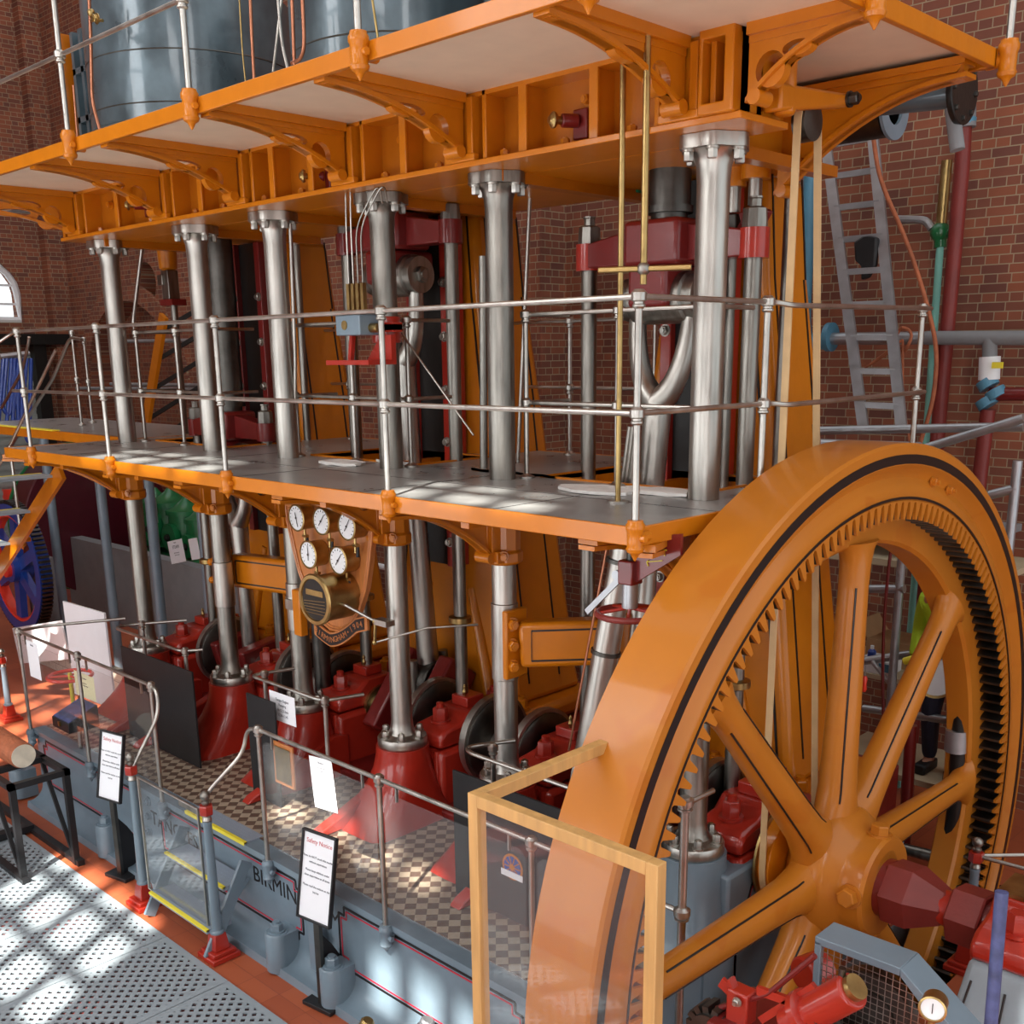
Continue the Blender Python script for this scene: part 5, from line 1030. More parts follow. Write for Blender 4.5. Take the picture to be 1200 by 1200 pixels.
# ================================================================ RIGHT: PIPES ON THE BRICK WALL
GW='pipes on the right brick wall'
yw=4.75
pipe('maroon_pipe',[A(1131,120,'y',yw-.1),A(1128,190,'y',yw-.1),A(1098,520,'y',yw-.1),Vector((A(1098,520,'y',yw-.1).x,yw-.1,FZ))],.062,'oxide','thick maroon plastic pipe running down the brick wall at the right','pipe',GW)
o=MB().cyl(A(1131,150,'y',yw-.1),A(1131,118,'y',yw-.1),.085,20); tag(o.build('pipe_elbow','grey_wall'),'grey plastic coupling on top of the maroon pipe','pipe fitting')
o=MB().cyl(A(1130,146,'y',yw-.1),A(1131,138,'y',yw-.1),.09,20); tag(o.build('pipe_tape','pipe_blue'),'blue tape band under the grey coupling of the maroon pipe','tape')
pipe('turquoise_pipe',[A(1102,285,'y',yw),A(1085,520,'y',yw),Vector((A(1085,520,'y',yw).x,yw,FZ))],.032,'turquoise','pale turquoise pipe hanging down the brick wall','pipe',GW)
g=T('sight_tube',A(1107,280,'y',yw),'clear brass-ended sight tube above a green valve on the brick wall','gauge tube')
MB().cyl(A(1110,188,'y',yw),A(1103,262,'y',yw),.045,16).build('tube','brass',g); v=MB(); v.ball(A(1102,272,'y',yw),.085,14); v.cyl(A(1092,272,'y',yw),A(1116,273,'y',yw),.04,12); v.cyl(A(1102,270,'y',yw),A(1102,290,'y',yw),.05,12); v.build('valve_body','green',g)
MB().tube(rnd(px([(1092,268),(1085,258),(1052,257)],'y',yw),.05),.035,10).build('flexible_hose','alu',g)
pipe('blue_pipe',px([(952,160),(942,375),(945,400),(968,402)],'y',yw-.2),.062,'pipe_blue','thick blue pipe turning at an elbow into the wall pipe','pipe',GW)
o=MB().lathe([(.13,0),(.13,.05)],A(970,395,'y',yw-.2),(1,0,0),24); tag(o.build('pipe_flange','pipe_blue'),'round blue flange at the foot of the blue pipe','flange')
pipe('grey_pipe',px([(975,397),(1085,396)],'y',yw-.2),.055,'alu','light metal pipe running right from the blue flange','pipe',GW)
pipe('grey_pipe',px([(1085,396),(1210,396)],'y',yw-.2),.058,'grey_wall','grey plastic pipe along the wall at the right edge','pipe',GW)
pipe('grey_pipe',px([(1160,396),(1160,440)],'y',yw-.2),.06,'grey_wall','short grey pipe dropping from the wall pipe to the white valve','pipe',GW)
o=MB().cyl(A(1160,418,'y',yw-.2),A(1159,445,'y',yw-.2),.085,18); q_=tag(o.build('stop_cock','white'),'white stop cock body below the grey wall pipe','valve'); MB().bar(A(1163,428,'y',yw-.3),A(1175,428,'y',yw-.3),.03,.05).build('yellow_lever','yellow',q_)
pipe('maroon_pipe',[A(1158,480,'y',yw-.2),A(1148,560,'y',yw-.2),Vector((A(1148,560,'y',yw-.2).x,yw-.2,FZ))],.062,'oxide','second maroon pipe dropping behind the flywheel rim','pipe',GW)
pipe('maroon_pipe',px([(1160,462),(1210,462)],'y',yw-.2),.055,'dark_red','short dark red pipe stub leaving the photo at the right edge','pipe',GW)
for k,(u,v) in enumerate(((1158,450),(1157,472),(1168,462))):
    o=MB().cyl(A(u-3,v-5,'y',yw-.21),A(u+2,v+4,'y',yw-.21),.085,16); tag(o.build('pipe_tape','pipe_blue'),'bright blue tape on the branch joint, %s'%('upper','lower','right-hand')[k],'tape','blue tape on the wall pipe joint')
pipe('cable',px([(1022,150),(1030,210),(1062,280),(1085,350),(1099,410),(1094,470),(1078,520)],'y',yw-.5),.018,'log_bark','long brown cable curving down in front of the brick wall','cable',None,.6)
pipe('cable',px([(1052,598),(1044,640),(1036,720),(1034,800),(1037,890)],'y',2.8),.012,'dark_red','dark red cable hanging inside the flywheel between two spokes','cable',None,.3)
# big air pipe under the platform
q=A(1046,126,'y',1.9); g=T('exhaust_pipe',q,'large dark grey horizontal pipe with open flanged end under the upper platform','pipe')
MB().lathe([(.16,-1.6),(.165,-.02),(.12,0)],q,(1,0,0),36,cap=False).build('barrel','dark_steel',g); MB().ring(q,(1,0,0),.1,.185,.02,36).build('end_ring','grey_blue',g); MB().cyl(q+Vector((-.3,0,0)),q+Vector((-.25,0,0)),.11,20).build('core','black_iron',g)
q=A(1093,106,'y',1.45); q2=A(1128,106,'y',1.45); g=T('flanged_pipe',q,'short dark grey pipe with a round bolted flange beyond the platform corner','pipe')
MB().cyl(q-Vector((.3,0,0)),q2,.085,28).build('barrel','cladding',g); MB().lathe([(.17,0),(.175,.008),(.175,.03),(.17,.035)],q2-Vector((.02,0,0)),(1,0,0),36).build('flange','black_iron',g)
for k in range(8): a=2*PI*k/8; MB().bolt(q2+Vector((.015,.14*math.cos(a),.14*math.sin(a))),(1,0,0),.014,.012,.0).build('flange_bolt','dark_steel',g)
MB().tube(rnd([q2+Vector((-.05,.0,-.08)),q2+Vector((.0,0,-.3))],.05),.04,12).build('outlet','grey_wall',g)
# ladder
lp=[(967,160),(1012,502)],[(1022,150),(1057,505)]
g=T('ladder',A(1035,505,'y',4.1),'aluminium ladder leaning against the brick wall','ladder')
La=[A(*lp[0][0],'y',4.6),A(*lp[0][1],'y',3.9)]; Lb=[A(*lp[1][0],'y',4.6),A(*lp[1][1],'y',3.9)]
MB().bar(La[0],La[1],.035,.09,up=(1,0,0)).build('stile','alu',g); MB().bar(Lb[0],Lb[1],.035,.09,up=(1,0,0)).build('stile','alu',g)
for k in range(9):
    t=(k+.3)/9; MB().bar(La[0].lerp(La[1],t),Lb[0].lerp(Lb[1],t),.03,.05).build('rung','alu',g)
q=A(1016,297,'y',4.3); b=MB(); 
ring=[(-.12,.1),(-.05,.14),(.02,.14),(.1,.12),(.1,-.1),(.04,-.2),(-.03,-.22),(-.04,-.1),(-.1,-.05)]
b.plate(ring,[],lambda u,v,t:q+Vector((u,t,v)),-.03,.03); tag(b.build('black_cloth','black',bevel=.02),'crumpled black cloth hanging on a rung of the aluminium ladder','cloth')
q=A(1058,398,'y',yw-.35); m_=MB(); m_.tube([q+Vector((.07*math.cos(2*PI*k/20),.02*math.sin(6*PI*k/20),.1*math.sin(2*PI*k/20))) for k in range(20)],.014,8,True); m_.tube([q,q+Vector((-.25,-.05,-.2)),q+Vector((-.35,0,-.25)),q+Vector((-.1,0,-.1))],.01,8); m_.tube([q,q+Vector((.05,-.02,-.5)),q+Vector((.15,-.02,-.9))],.01,8); tag(m_.build('rope','log_bark'),'brown rope tied round the light metal wall pipe','rope')
# scaffold tower
def scaf(pts,ax,v,lab,r=.035): return pipe('scaffold_tube',px(pts,ax,v),r,'alu',lab,'scaffold tube','aluminium scaffold tubes',.02)
def scafv(u,v,y,lab,r=.035):
    a=A(u,v,'y',y); return tag(MB().cyl((a.x,y,FZ),a,r,14).build('scaffold_tube','alu'),lab,'scaffold tube','aluminium scaffold tubes')
scaf([(940,505),(1200,500)],'y',3.6,'horizontal scaffold tube level with the foot of the ladder')
scaf([(940,520),(1078,525)],'y',3.3,'lower horizontal scaffold tube just above the flywheel rim',.045)
scaf([(1085,525),(1200,490)],'y',3.5,'scaffold tube with a blue band rising to the right edge')
scafv(1193,540,3.3,'upright scaffold tube at the right edge beside the rim')
scaf([(1160,580),(1192,572)],'y',3.3,'short scaffold tube joining the right-edge upright')
scafv(1062,590,3.3,'upright scaffold tube between two wheel spokes')
scaf([(1010,690),(1060,690)],'y',3.3,'horizontal scaffold tube behind the vertical spoke, upper')
scaf([(1010,775),(1110,760)],'y',3.4,'horizontal scaffold tube behind the spokes, middle')
scaf([(1012,830),(1120,845)],'y',3.4,'horizontal scaffold tube behind the spokes, lower')
scaf([(1030,600),(1064,640)],'y',3.35,'short diagonal scaffold brace behind the vertical spoke',.02)
scaf([(1022,775),(1050,810)],'y',3.35,'lower diagonal scaffold brace behind the vertical spoke',.02)
scaf([(1100,700),(1140,760)],'y',3.35,'diagonal scaffold brace near the person',.03)
q0=A(1000,655,'y',3.7); q1=A(1110,655,'y',3.7); tag(MB().box((q0.x-.6,3.6,q0.z),(q1.x+.5,4.4,q0.z+.05)).build('scaffold_board','stone'),'weathered scaffold board across the tower behind the wheel','board','scaffold boards')
q0=A(1000,620,'y',3.7); tag(MB().box((q0.x-.4,3.7,q0.z),(q0.x+1.1,4.5,q0.z+.06)).build('scaffold_board','grey_wall'),'grey upper scaffold board behind the wheel','board','scaffold boards')
qb=A(1040,785,'y',3.7); tag(MB().box((qb.x-.6,3.5,qb.z-.04),(qb.x+.5,4.3,qb.z)).build('scaffold_board','stone'),'middle scaffold board carrying the cardboard box and carton','board','scaffold boards')
q0=A(1052,775,'y',3.9); b=MB(); b.box((q0.x-.25,3.8,qb.z),(q0.x+.15,4.2,qb.z+.22)); b.hexa([Vector((q0.x-.25,3.8,qb.z+.22)),Vector((q0.x-.24,3.8,qb.z+.22)),Vector((q0.x-.24,4.2,qb.z+.22)),Vector((q0.x-.25,4.2,qb.z+.22)),Vector((q0.x-.35,3.8,qb.z+.36)),Vector((q0.x-.34,3.8,qb.z+.36)),Vector((q0.x-.34,4.2,qb.z+.36)),Vector((q0.x-.35,4.2,qb.z+.36))]); tag(b.build('cardboard_box','cardboard'),'open cardboard box seen between the wheel spokes','box')
q0=A(1035,775,'y',3.6); g=T('white_carton',(q0.x,3.6,qb.z),'white and blue carton beside the cardboard box','box'); MB().box((q0.x-.18,3.52,qb.z),(q0.x+.1,3.75,qb.z+.12)).build('carton','white',g,bevel=.01); MB().box((q0.x-.0,3.515,qb.z+.03),(q0.x+.09,3.52,qb.z+.1)).build('blue_print','pipe_blue',g)
q0=A(1021,775,'y',3.56); q0.z=qb.z+.1; g=T('spray_can',q0,'small spray can standing behind the vertical spoke','can'); MB().lathe([(.035,-.1),(.035,.08),(.02,.1)],q0,n=16).build('can','blue',g); MB().lathe([(.015,.1),(.015,.13)],q0,n=12).build('cap','white',g)
q0=A(1013,800,'y',2.4); g=T('screwdriver',q0,'red-handled tool hanging by the vertical wheel spoke','tool'); MB().lathe([(.012,-.07),(.022,-.05),(.016,-.01),(.022,.03),(.014,.05)],q0,n=12).build('handle','bright_red',g); MB().cyl(q0+Vector((0,0,.05)),q0+Vector((0,0,.13)),.004,8).build('shank','alu',g)
q0=A(1097,793,'y',3.2); g=T('round_mirror',q0,'round white disc in a dark rim seen between the right spokes','disc'); MB().lathe([(.15,0),(.15,.01)],q0,(.5,-1,.1),32).build('plate','white',g); MB().ring(q0,(.5,-1,.1),.15,.17,.02,32).build('rim','brass',g)
pipe('brass_pipe',px([(1078,770),(1060,775)],'y',3.1),.03,'yellow','yellow valve lever on the turquoise pipe','lever')
# floor standing dark pipework
g=T('floor_pipework',A(1095,980,'z',FZ),'black iron pipe with elbows and a grey coupling on the red floor behind the wheel','pipe')
MB().tube(rnd([A(1128,800,'y',2.6),A(1118,960,'y',2.6),A(1100,1005,'y',2.6)],.1),.055,12).build('pipe','black_iron',g)
MB().cyl(A(1122,855,'y',2.6),A(1120,880,'y',2.6),.08,16).build('coupling','alu',g); MB().cyl(A(1100,1005,'y',2.6),A(1060,995,'y',2.6),.045,12).build('pipe_end','worn_steel',g)
pipe('red_standpipe',px([(1068,850),(1063,930),(1060,990)],'y',2.7),.045,'dark_red','dark red standpipe with blue collar on the floor behind the wheel')
# ================================================================ PERSON
def person():
    q=A(1124,700,'y',3.5); P=Vector((q.x,3.5,q.z-1.47)); pb_=MB().box((P.x-.9,3.2,P.z-.05),(P.x+.3,4.0,P.z)).build('scaffold_board','stone'); tag(pb_,'low scaffold board under the feet of the person in hi-vis','board','scaffold boards')
    g=T('person',P,'person in a yellow-green hi-vis jacket and navy trousers standing behind the flywheel spokes','person')
    J={'pel':(0,0,.95),'sp':(0,-.05,1.2),'ch':(0,-.12,1.42),'nk':(0,-.18,1.56),'hd':(0,-.22,1.68),'ls':(-.2,-.13,1.45),'le':(-.27,-.03,1.18),'lw':(-.26,-.13,.95),'rs':(.2,-.13,1.45),'re':(.27,-.03,1.18),'rw':(.26,-.13,.95),'lh':(-.1,0,.92),'lk':(-.12,-.06,.5),'la':(-.12,0,.08),'lt':(-.12,-.16,.04),'rh':(.1,0,.92),'rk':(.12,-.06,.5),'ra':(.12,0,.08),'rt':(.12,-.16,.04)}
    E_=[('pel','sp'),('sp','ch'),('ch','nk'),('nk','hd'),('ch','ls'),('ls','le'),('le','lw'),('ch','rs'),('rs','re'),('re','rw'),('pel','lh'),('lh','lk'),('lk','la'),('la','lt'),('pel','rh'),('rh','rk'),('rk','ra'),('ra','rt')]
    def skin(names,edges,rad,m,nm,parent,root):
        me=bpy.data.meshes.new(nm); idx={n:i for i,n in enumerate(names)}
        me.from_pydata([Vector(J[n]) for n in names],[(idx[a],idx[b]) for a,b in edges],[]); ob=bpy.data.objects.new(nm,me); COL.objects.link(ob); ob.parent=parent
        md=ob.modifiers.new('s','SKIN'); sv=me.skin_vertices[0].data
        for n in names: r=rad[n]; sv[idx[n]].radius=r if isinstance(r,tuple) else (r,r); sv[idx[n]].use_root=(n==root)
        md2=ob.modifiers.new('u','SUBSURF'); md2.levels=2; md2.render_levels=2; me.materials.append(MT[m]); return ob
    R={'pel':(.15,.11),'sp':(.14,.1),'ch':(.16,.11),'nk':.055,'hd':.06,'ls':.07,'le':.05,'lw':.035,'rs':.07,'re':.05,'rw':.035,'lh':.1,'lk':.065,'la':.045,'lt':.04,'rh':.1,'rk':.065,'ra':.045,'rt':.04}
    body=skin(list(J),E_,R,'skin','body',g,'pel')
    R2_={k:(tuple(x+.018 for x in v) if isinstance(v,tuple) else v+.016) for k,v in R.items()}
    up=['pel','sp','ch','ls','le','lw','rs','re','rw']; skin(up,[e for e in E_ if e[0] in up and e[1] in up],R2_,'hivis','jacket',g,'pel')
    lo=['pel','lh','lk','la','rh','rk','ra']; skin(lo,[e for e in E_ if e[0] in lo and e[1] in lo],R2_,'navy','trousers',g,'pel')
    h=MB(); c=P+Vector((0,-.23,1.72)); h.lathe([(.004,-.125),(.045,-.115),(.062,-.08),(.074,-.02),(.078,.03),(.07,.08),(.04,.115),(.004,.125)],c,n=20); h.add([c+Vector(v) for v in ((-.012,-.07,.01),(.012,-.07,.01),(.016,-.1,-.03),(-.016,-.1,-.03),(0,-.07,-.04))],[(0,1,2,3),(3,2,4)]); h.ball(c+Vector((-.078,0,0)),.018,8); h.ball(c+Vector((.078,0,0)),.018,8); h.build('head','skin',g,smooth=60)
    hr=MB(); hr.lathe([(.082,.02),(.086,.05),(.076,.095),(.045,.13),(.004,.138)],c+Vector((0,.008,0)),n=20); hr.build('hair','black',g,smooth=60)
    for s in (-1,1):
        MB().ball(c+Vector((s*.028,-.07,.01)),.009,8).build('eye','white',g)
        w=P+Vector((s*.26,-.13,.95)); d=Vector((0,-.35,-.94)).normalized(); f_=Vector((0,1,0)); ha=MB(); ha.bar(w,w+d*.09,.028,.078,up=f_)
        for k in range(4):
            b0=w+d*.085+Vector((0,-.028+.019*k,0)); L=(.062,.075,.07,.055)[k]; ha.tube([b0,b0+d*L*.6,b0+d*L+Vector((-s*.015,.01,0))],[.0095,.009,.007],8)
        ha.tube([w+d*.02+Vector((-s*.005,-.035,0)),w+d*.055+Vector((-s*.01,-.062,0)),w+d*.085+Vector((-s*.015,-.066,0))],[.012,.011,.008],8); ha.build('hand','skin',g,bevel=.005,smooth=60)
    for s in (-1,1): MB().box(P+Vector((s*.12-.05,-.2,0)),P+Vector((s*.12+.05,.07,.09))).build('boot','black',g,bevel=.02)
person()
# ================================================================ RIGHT NEWEL, POLE, GUARD, BARRING GEAR
P=A(1124,1135,'z',FZ); P=A(1132,1120,'z',FZ+.1); P.z=FZ
hb=A(1140,985,'y',P.y).z-FZ-.1
newel(Vector((P.x,P.y,FZ)),'blue-grey newel post with red base between the flywheel and right-hand bearing',hb,'blue-grey newel posts')
g=T('newel_railing',(P.x,P.y,FZ+hb),'pair of bright steel rails leaving the right-hand newel post','railing')
MB().tube([(P.x,P.y,FZ+hb),(P.x+.9,P.y+.75,FZ+hb+.05)],.014,10).build('rail','rail_steel',g); MB().tube([(P.x,P.y,FZ+hb),(P.x+1.1,P.y+.1,FZ+hb)],.014,10).build('rail','rail_steel',g)
a=A(1160,1215,'y',-1.55); b=A(1174,1045,'y',-1.5); o=MB().tube([a+(a-b)*((a.z-FZ)/(b.z-a.z)),a,b],.021,14); tag(o.build('barring_lever','blue_pole_lid_sheen'),'chipped blue-purple steel lever standing in the right foreground','lever')
yg=-1.15
g0=A(955,1097,'y',yg); g1=A(1055,1135,'y',yg); g2=A(1122,1225,'y',yg); 
g=T('mesh_guard',(g1.x,yg,FZ),'grey steel-framed wire mesh guard in the bottom right foreground','guard')
D=Vector((0,.16,0)); th=Vector((0,0,-.035))
b=MB(); b.hexa([g0+th,g1+th,g1+D+th,g0+D+th,g0,g1,g1+D,g0+D]); b.hexa([g1+th,g2+th,g2+D+th,g1+D+th,g1+Vector((.0,0,0)),g2+Vector((.035,0,.02)),g2+D+Vector((.035,0,.02)),g1+D]); b.box((g2.x-.0,yg,FZ),(g2.x+.04,yg+.16,g2.z)); b.box((g0.x,yg,FZ),(g0.x+.03,yg+.03,g0.z-.02)); b.build('frame','grey_blue',g,bevel=.004)
me_=MB(); x=g0.x
while x<g2.x:
    zt=g0.z-.03 if x<g1.x else g1.z+(g2.z-g1.z)*(x-g1.x)/(g2.x-g1.x)-.03
    me_.bar((x,yg+.01,g2.z-.6),(x,yg+.01,zt),.003,.003); x+=.028
z=g0.z-.06
while z>g2.z-.6:
    xe=g2.x if z<g2.z else (g1.x+(g2.x-g1.x)*(g1.z-z)/(g1.z-g2.z) if z<g1.z else g1.x); me_.bar((g0.x,yg+.008,z),(xe,yg+.008,z),.0025,.0025); z-=.028
me_.build('wire_mesh','rail_steel',g,smooth=0)
c=A(1022,1185,'y',yg+.07); g=T('worm_wheel',c,'dark greasy gear wheel turning behind the wire mesh guard','gear wheel')
m_=MB(); m_.lathe([(.04,-.03),(.10,-.03),(.10,-.015),(.16,-.015),(.17,-.03),(.185,-.03),(.185,.03),(.04,.03)],c,(0,1,0),48); m_.build('disc','dark_steel',g)
# barring gear
g=T('barring_gear',A(930,1180,'y',-1.5),'red turning gear with levers, clutch and springs in the bottom foreground','machine')
yb=-1.45
def q_(u,v,y=yb): return A(u,v,'y',y)
b=MB(); b.cyl(q_(925,1200),q_(1000,1160),.07,28); b.build('motor_drum','red',g,bevel=.01)
b=MB(); b.lathe([(.07,0),(.095,.01),(.095,.04),(.07,.05)],q_(950,1185),(q_(950,1175)-q_(1005,1150)).normalized(),32); b.build('clutch_disc','red',g)
b=MB()
for k in range(5): b.lathe([(.055+.004*k,0),(.066+.004*k,.006),(.055+.004*k,.012)],q_(965,1188)+(q_(940,1204)-q_(965,1188))*.25*k,(q_(940,1204)-q_(965,1188)).normalized(),24)
b.build('spring','black_iron',g)
MB().box(q_(868,1165)+Vector((-.05,-.03,-.14)),q_(868,1165)+Vector((.05,.05,.02))).build('yoke','red',g,bevel=.008); MB().bar(q_(888,1160),q_(945,1180),.02,.035).build('link','red',g); MB().bar(q_(892,1195),q_(955,1155),.02,.03).build('link','red',g)
MB().bar(q_(845,1150),q_(868,1172),.015,.05).build('paddle','red',g); MB().bar(q_(856,1146),q_(866,1170),.04,.015).build('paddle','red',g); MB().tube([q_(840,1182),q_(900,1165),q_(955,1120)],.012,8).build('chain_rod','dark_red',g); MB().lathe([(.03,-.02),(.05,-.02),(.05,.02),(.03,.02)],q_(1000,1158),(q_(925,1200)-q_(1000,1160)).normalized(),24).build('shaft_ring','brass',g); MB().bolt(q_(864,1174,yb-.04),(0,-1,0),.016,.014).build('bolt','steel',g); MB().cyl(q_(985,1165)+Vector((0,0,.05)),q_(985,1165)+Vector((0,0,.11)),.014,12).build('filler_plug','dark_steel',g)
m_=MB(); n=14; cc=q_(838,1205)
for k in range(n):
    a=2*PI*k/n; dv=Vector((math.cos(a),0,math.sin(a))); m_.bar(cc+dv*.07,cc+dv*.115,.09,.03,up=(dv.z,0,-dv.x))
m_.lathe([(.085,-.06),(.085,.06)],cc,(0,1,0),28); m_.build('pinion','dark_steel',g)
b=MB(); b.lathe([(.07,-.04),(.08,-.03),(.08,.08),(.07,.09)],q_(948,1140,-1.0),(0.3,1,0),24); b.build('red_pulley','red',g); MB().tube([q_(948,1140,-1.0),q_(965,1105,-1.0)],.015,8).build('strut','red',g)
MB().box(q_(868,1190)+Vector((-.1,-.1,-1.9)),q_(985,1190)+Vector((.0,.25,-.22))).build('pedestal','dark_red',g,bevel=.01)
P=A(1093,1182,'y',-1.75); g=T('brass_gauge',P,'brass-cased gauge with white dial in the bottom right foreground','gauge')
ax2=Vector((.25,-1,.1)).normalized(); MB().lathe([(.035,-.07),(.04,-.06),(.04,-.005),(.044,0),(.044,.008),(.038,.01),(.036,.004)],P,ax2,32,cap=False).build('case','brass',g); MB().lathe([(.037,0),(.037,.003)],P,ax2,32).build('dial','white',g,smooth=0); MB().cyl(P-Vector((0,0,.04)),(P.x,P.y,FZ),.012,10).build('stem','brass',g)
u_=Vector((1,.25,0)).normalized(); MB().bar(P+ax2*.006+Vector((0,0,.02)),P+ax2*.006-Vector((0,0,.015)),.002,.003).build('pointer','black_line',g)
# ================================================================ WOODEN GUARD FRAME
yf=-2.24; a=A(552,934,'y',yf); b=A(768,1010,'y',yf); zt=(a.z+b.z)/2; e=.05
g=T('wooden_guard',((a.x+b.x)/2,yf,FZ),'pale wooden batten guard frame with clear sheet in front of the flywheel','guard')
m_=MB(); m_.box((a.x-.02,yf-.0,FZ),(a.x-.02+e,yf+e,zt)); m_.build('post','wood',g,bevel=.003); m_=MB(); m_.box((b.x-e+.01,yf,FZ),(b.x+.01,yf+e,zt)); m_.build('post','wood',g,bevel=.003)
MB().box((a.x-.02+e,yf,zt-e),(b.x-e+.01,yf+e,zt)).build('top_rail','wood',g,bevel=.003)
MB().box((a.x-.02,yf+e,zt-e),(a.x-.02+e,yf+1.05,zt)).build('side_rail','wood',g,bevel=.003)
MB().box((a.x-.02+e,yf+.012,FZ+.05),(b.x-e+.01,yf+.018,zt-e)).build('clear_sheet','perspex',g,smooth=0)
# brass and steel fittings at the very bottom edge
for k,(u,v) in enumerate(((428,1205),(498,1205))):
    P=A(u,v,'y',-1.6); g=T('hose_coupling',P,'brass hose coupling at the bottom edge, %s of two'%('left','right')[k],'coupling','couplings at the bottom edge'); MB().lathe([(.05,-.1),(.05,0),(.04,.02),(.04,.05),(.03,.06)],P,(0.3,.2,1),20).build('body','brass' if k==0 else 'alu',g); MB().cyl((P.x,P.y,FZ),(P.x,P.y,P.z-.08),.02,10).build('stem','dark_steel',g)
# ================================================================ LEFT FOREGROUND: LOG BENCH, LEFT POST
yl=-1.5
g=T('log_bench',A(40,960,'z',FZ),'black steel trestle bench standing at the left edge','bench')
P1=A(68,905,'y',-1.55); zt=P1.z; xr=P1.x
b=MB(); b.box((xr-2.2,-1.95,zt-.05),(xr,-1.9,zt)); b.box((xr-2.2,-1.5,zt-.05),(xr,-1.45,zt)); b.box((xr-.05,-1.95,zt-.05),(xr,-1.45,zt)); b.box((xr-.5,-1.95,zt-.05),(xr-.45,-1.45,zt)); b.build('top_frame','black',g)
for y in (-1.92,-1.48):
    MB().box((xr-.05,y-.025,FZ),(xr,y+.025,zt-.05)).build('leg','black',g); MB().bar((xr-.5,y,zt-.05),(xr-.05,y,FZ+.05),.03,.03).build('brace','black',g)
MB().box((xr-2.2,-1.96,FZ),(xr+.05,-1.9,FZ+.05)).build('runner','black',g); MB().box((xr-2.2,-1.5,FZ),(xr+.05,-1.44,FZ+.05)).build('runner','black',g)
MB().box((xr-1.0,-1.93,FZ+.02),(xr-.9,-1.47,FZ+.08)).build('cross_bar','black',g)
e_=A(28,889,'y',-1.7); g=T('log',e_,'round timber log with pale sawn end lying on the black bench','log')
zt2=zt+.11; E0=Vector((e_.x,-1.7,zt2)); dl=Vector((-1,.0,0))
MB().lathe([(.1,0),(.11,.03),(.115,.6),(.11,1.8)],E0,dl,28).build('bark','log_bark',g); MB().lathe([(.099,-.004),(.099,.002)],E0,dl,28).build('sawn_end','log_end',g,smooth=0)
P=A(12,842,'z',FZ+0.02); P.z=FZ; newel(P,'blue-grey newel post with red base at the left edge behind the log',A(5,765,'y',P.y).z-FZ-.1)
# ================================================================ LEFT BACKGROUND
# landing and stair at the left end of the deck
lz=-.0
g=T('deck_landing',(-9.5,.9,-.03),'steel landing with yellow nosing at the far left end of the deck','landing')
MB().box((-12.6,.25,-.05),(DXL-.02,1.6,0)).build('plate','deck_steel',g); MB().box((-12.65,.2,-.09),(DXL-.02,.25,.005)).build('edge','orange',g); MB().box((-11.6,.18,.006),(-9.9,.27,.016)).build('nosing','yellow',g)
g=T('orange_stair',A(20,620,'y',-.5),'orange open-tread stair with yellow nosings descending at the left edge','stairs')
s0=A(72,552,'y',-.35); s1=A(-8,678,'y',-.35); dS=(s1-s0)
for y in (-1.05,-.35): MB().bar((s0.x,y,s0.z),(s0.x+dS.x*2.2,y,s0.z+dS.z*2.2),.04,.17).build('stringer','orange',g)
for k in range(7):
    t=.08+.3*k; x=s0.x+dS.x*t; z=s0.z+dS.z*t+.06; MB().box((x-.28,-1.03,z-.025),(x,-.37,z)).build('tread','pale_blue_grey',g); MB().box((x-.285,-1.03,z-.01),(x-.25,-.37,z+.004)).build('nosing','yellow',g)
pst=MB(); pb=s0+dS*.6; pst.cyl((pb.x,-.31,pb.z+.0),(pb.x,-.31,pb.z+1.0),.018,10); pst.build('stanchion','rail_steel',g); socket(g,pb.x,-.31,pb.z+.05)
MB().tube([(s0.x+.1,-.31,s0.z+1.15),(pb.x,-.31,pb.z+1.0),(pb.x+dS.x,-.31,pb.z+1.0+dS.z)],.015,10).build('handrail','rail_steel',g)
# blue-grey support posts
for k,(u,v0) in enumerate(((66,600),(125,600),(181,600),(240,600))):
    P=A(u,640,'y',1.55); tag(MB().cyl((P.x,1.55,FZ),(P.x,1.55,-.09),.065,18).build('support_post','grey_blue'),'blue-grey round post holding up the rear of the deck, %s from the left'%ORD[k],'post','blue-grey support posts')
# low grey wall and white tiled kerb
q=A(250,700,'y',2.6); tag(MB().box((-16,2.75,FZ),(-5.2,2.95,FZ+1.25)).build('low_wall','grey_wall'),'low grey painted wall behind the left engine','wall')
tag(MB().box((-13,.9,FZ),(-8.15,1.05,FZ+.33)).build('tiled_kerb','white_tiles',smooth=0),'low kerb of white glazed tiles at the left of the plinth','kerb')
# blue flywheel
c=A(22,665,'y',1.2); r=abs(A(22,592,'y',1.2).z-c.z); g=T('blue_flywheel',c,'blue flywheel with red inner edges and red hub at the left edge','flywheel')
b=MB().lathe([(r*.84,-.09),(r,-.09),(r,.09),(r*.84,.09),(r*.84,-.09)],c,(0,1,0),72,cap=False); b.build('rim','blue',g)
MB().lathe([(r*.8,-.07),(r*.838,-.08),(r*.838,.08),(r*.8,.07),(r*.8,-.07)],c,(0,1,0),72,cap=False).build('inner_edge','bright_red',g)
for k in range(6): a=2*PI*k/6+.4; dv=Vector((math.cos(a),0,math.sin(a))); MB().bar(c+dv*.1,c+dv*r*.85,.17,.1,up=(0,1,0)).build('spoke','blue',g)
MB().lathe([(.2,-.14),(.2,.14)],c,(0,1,0),28).build('hub','blue',g); MB().box((c.x-.2,c.y+.16,FZ),(c.x+.2,c.y+.45,c.z+.12)).build('bearing_stand','grey_wall',g,bevel=.02); MB().lathe([(.12,-.2),(.12,-.13)],c,(0,1,0),24).build('hub_cap','bright_red',g)
tt=MB()
for k in range(90): a=2*PI*k/90; dv=Vector((math.cos(a),0,math.sin(a))); tt.bar(c+dv*r*.99,c+dv*(r+.05),.035,.15,up=(0,1,0))
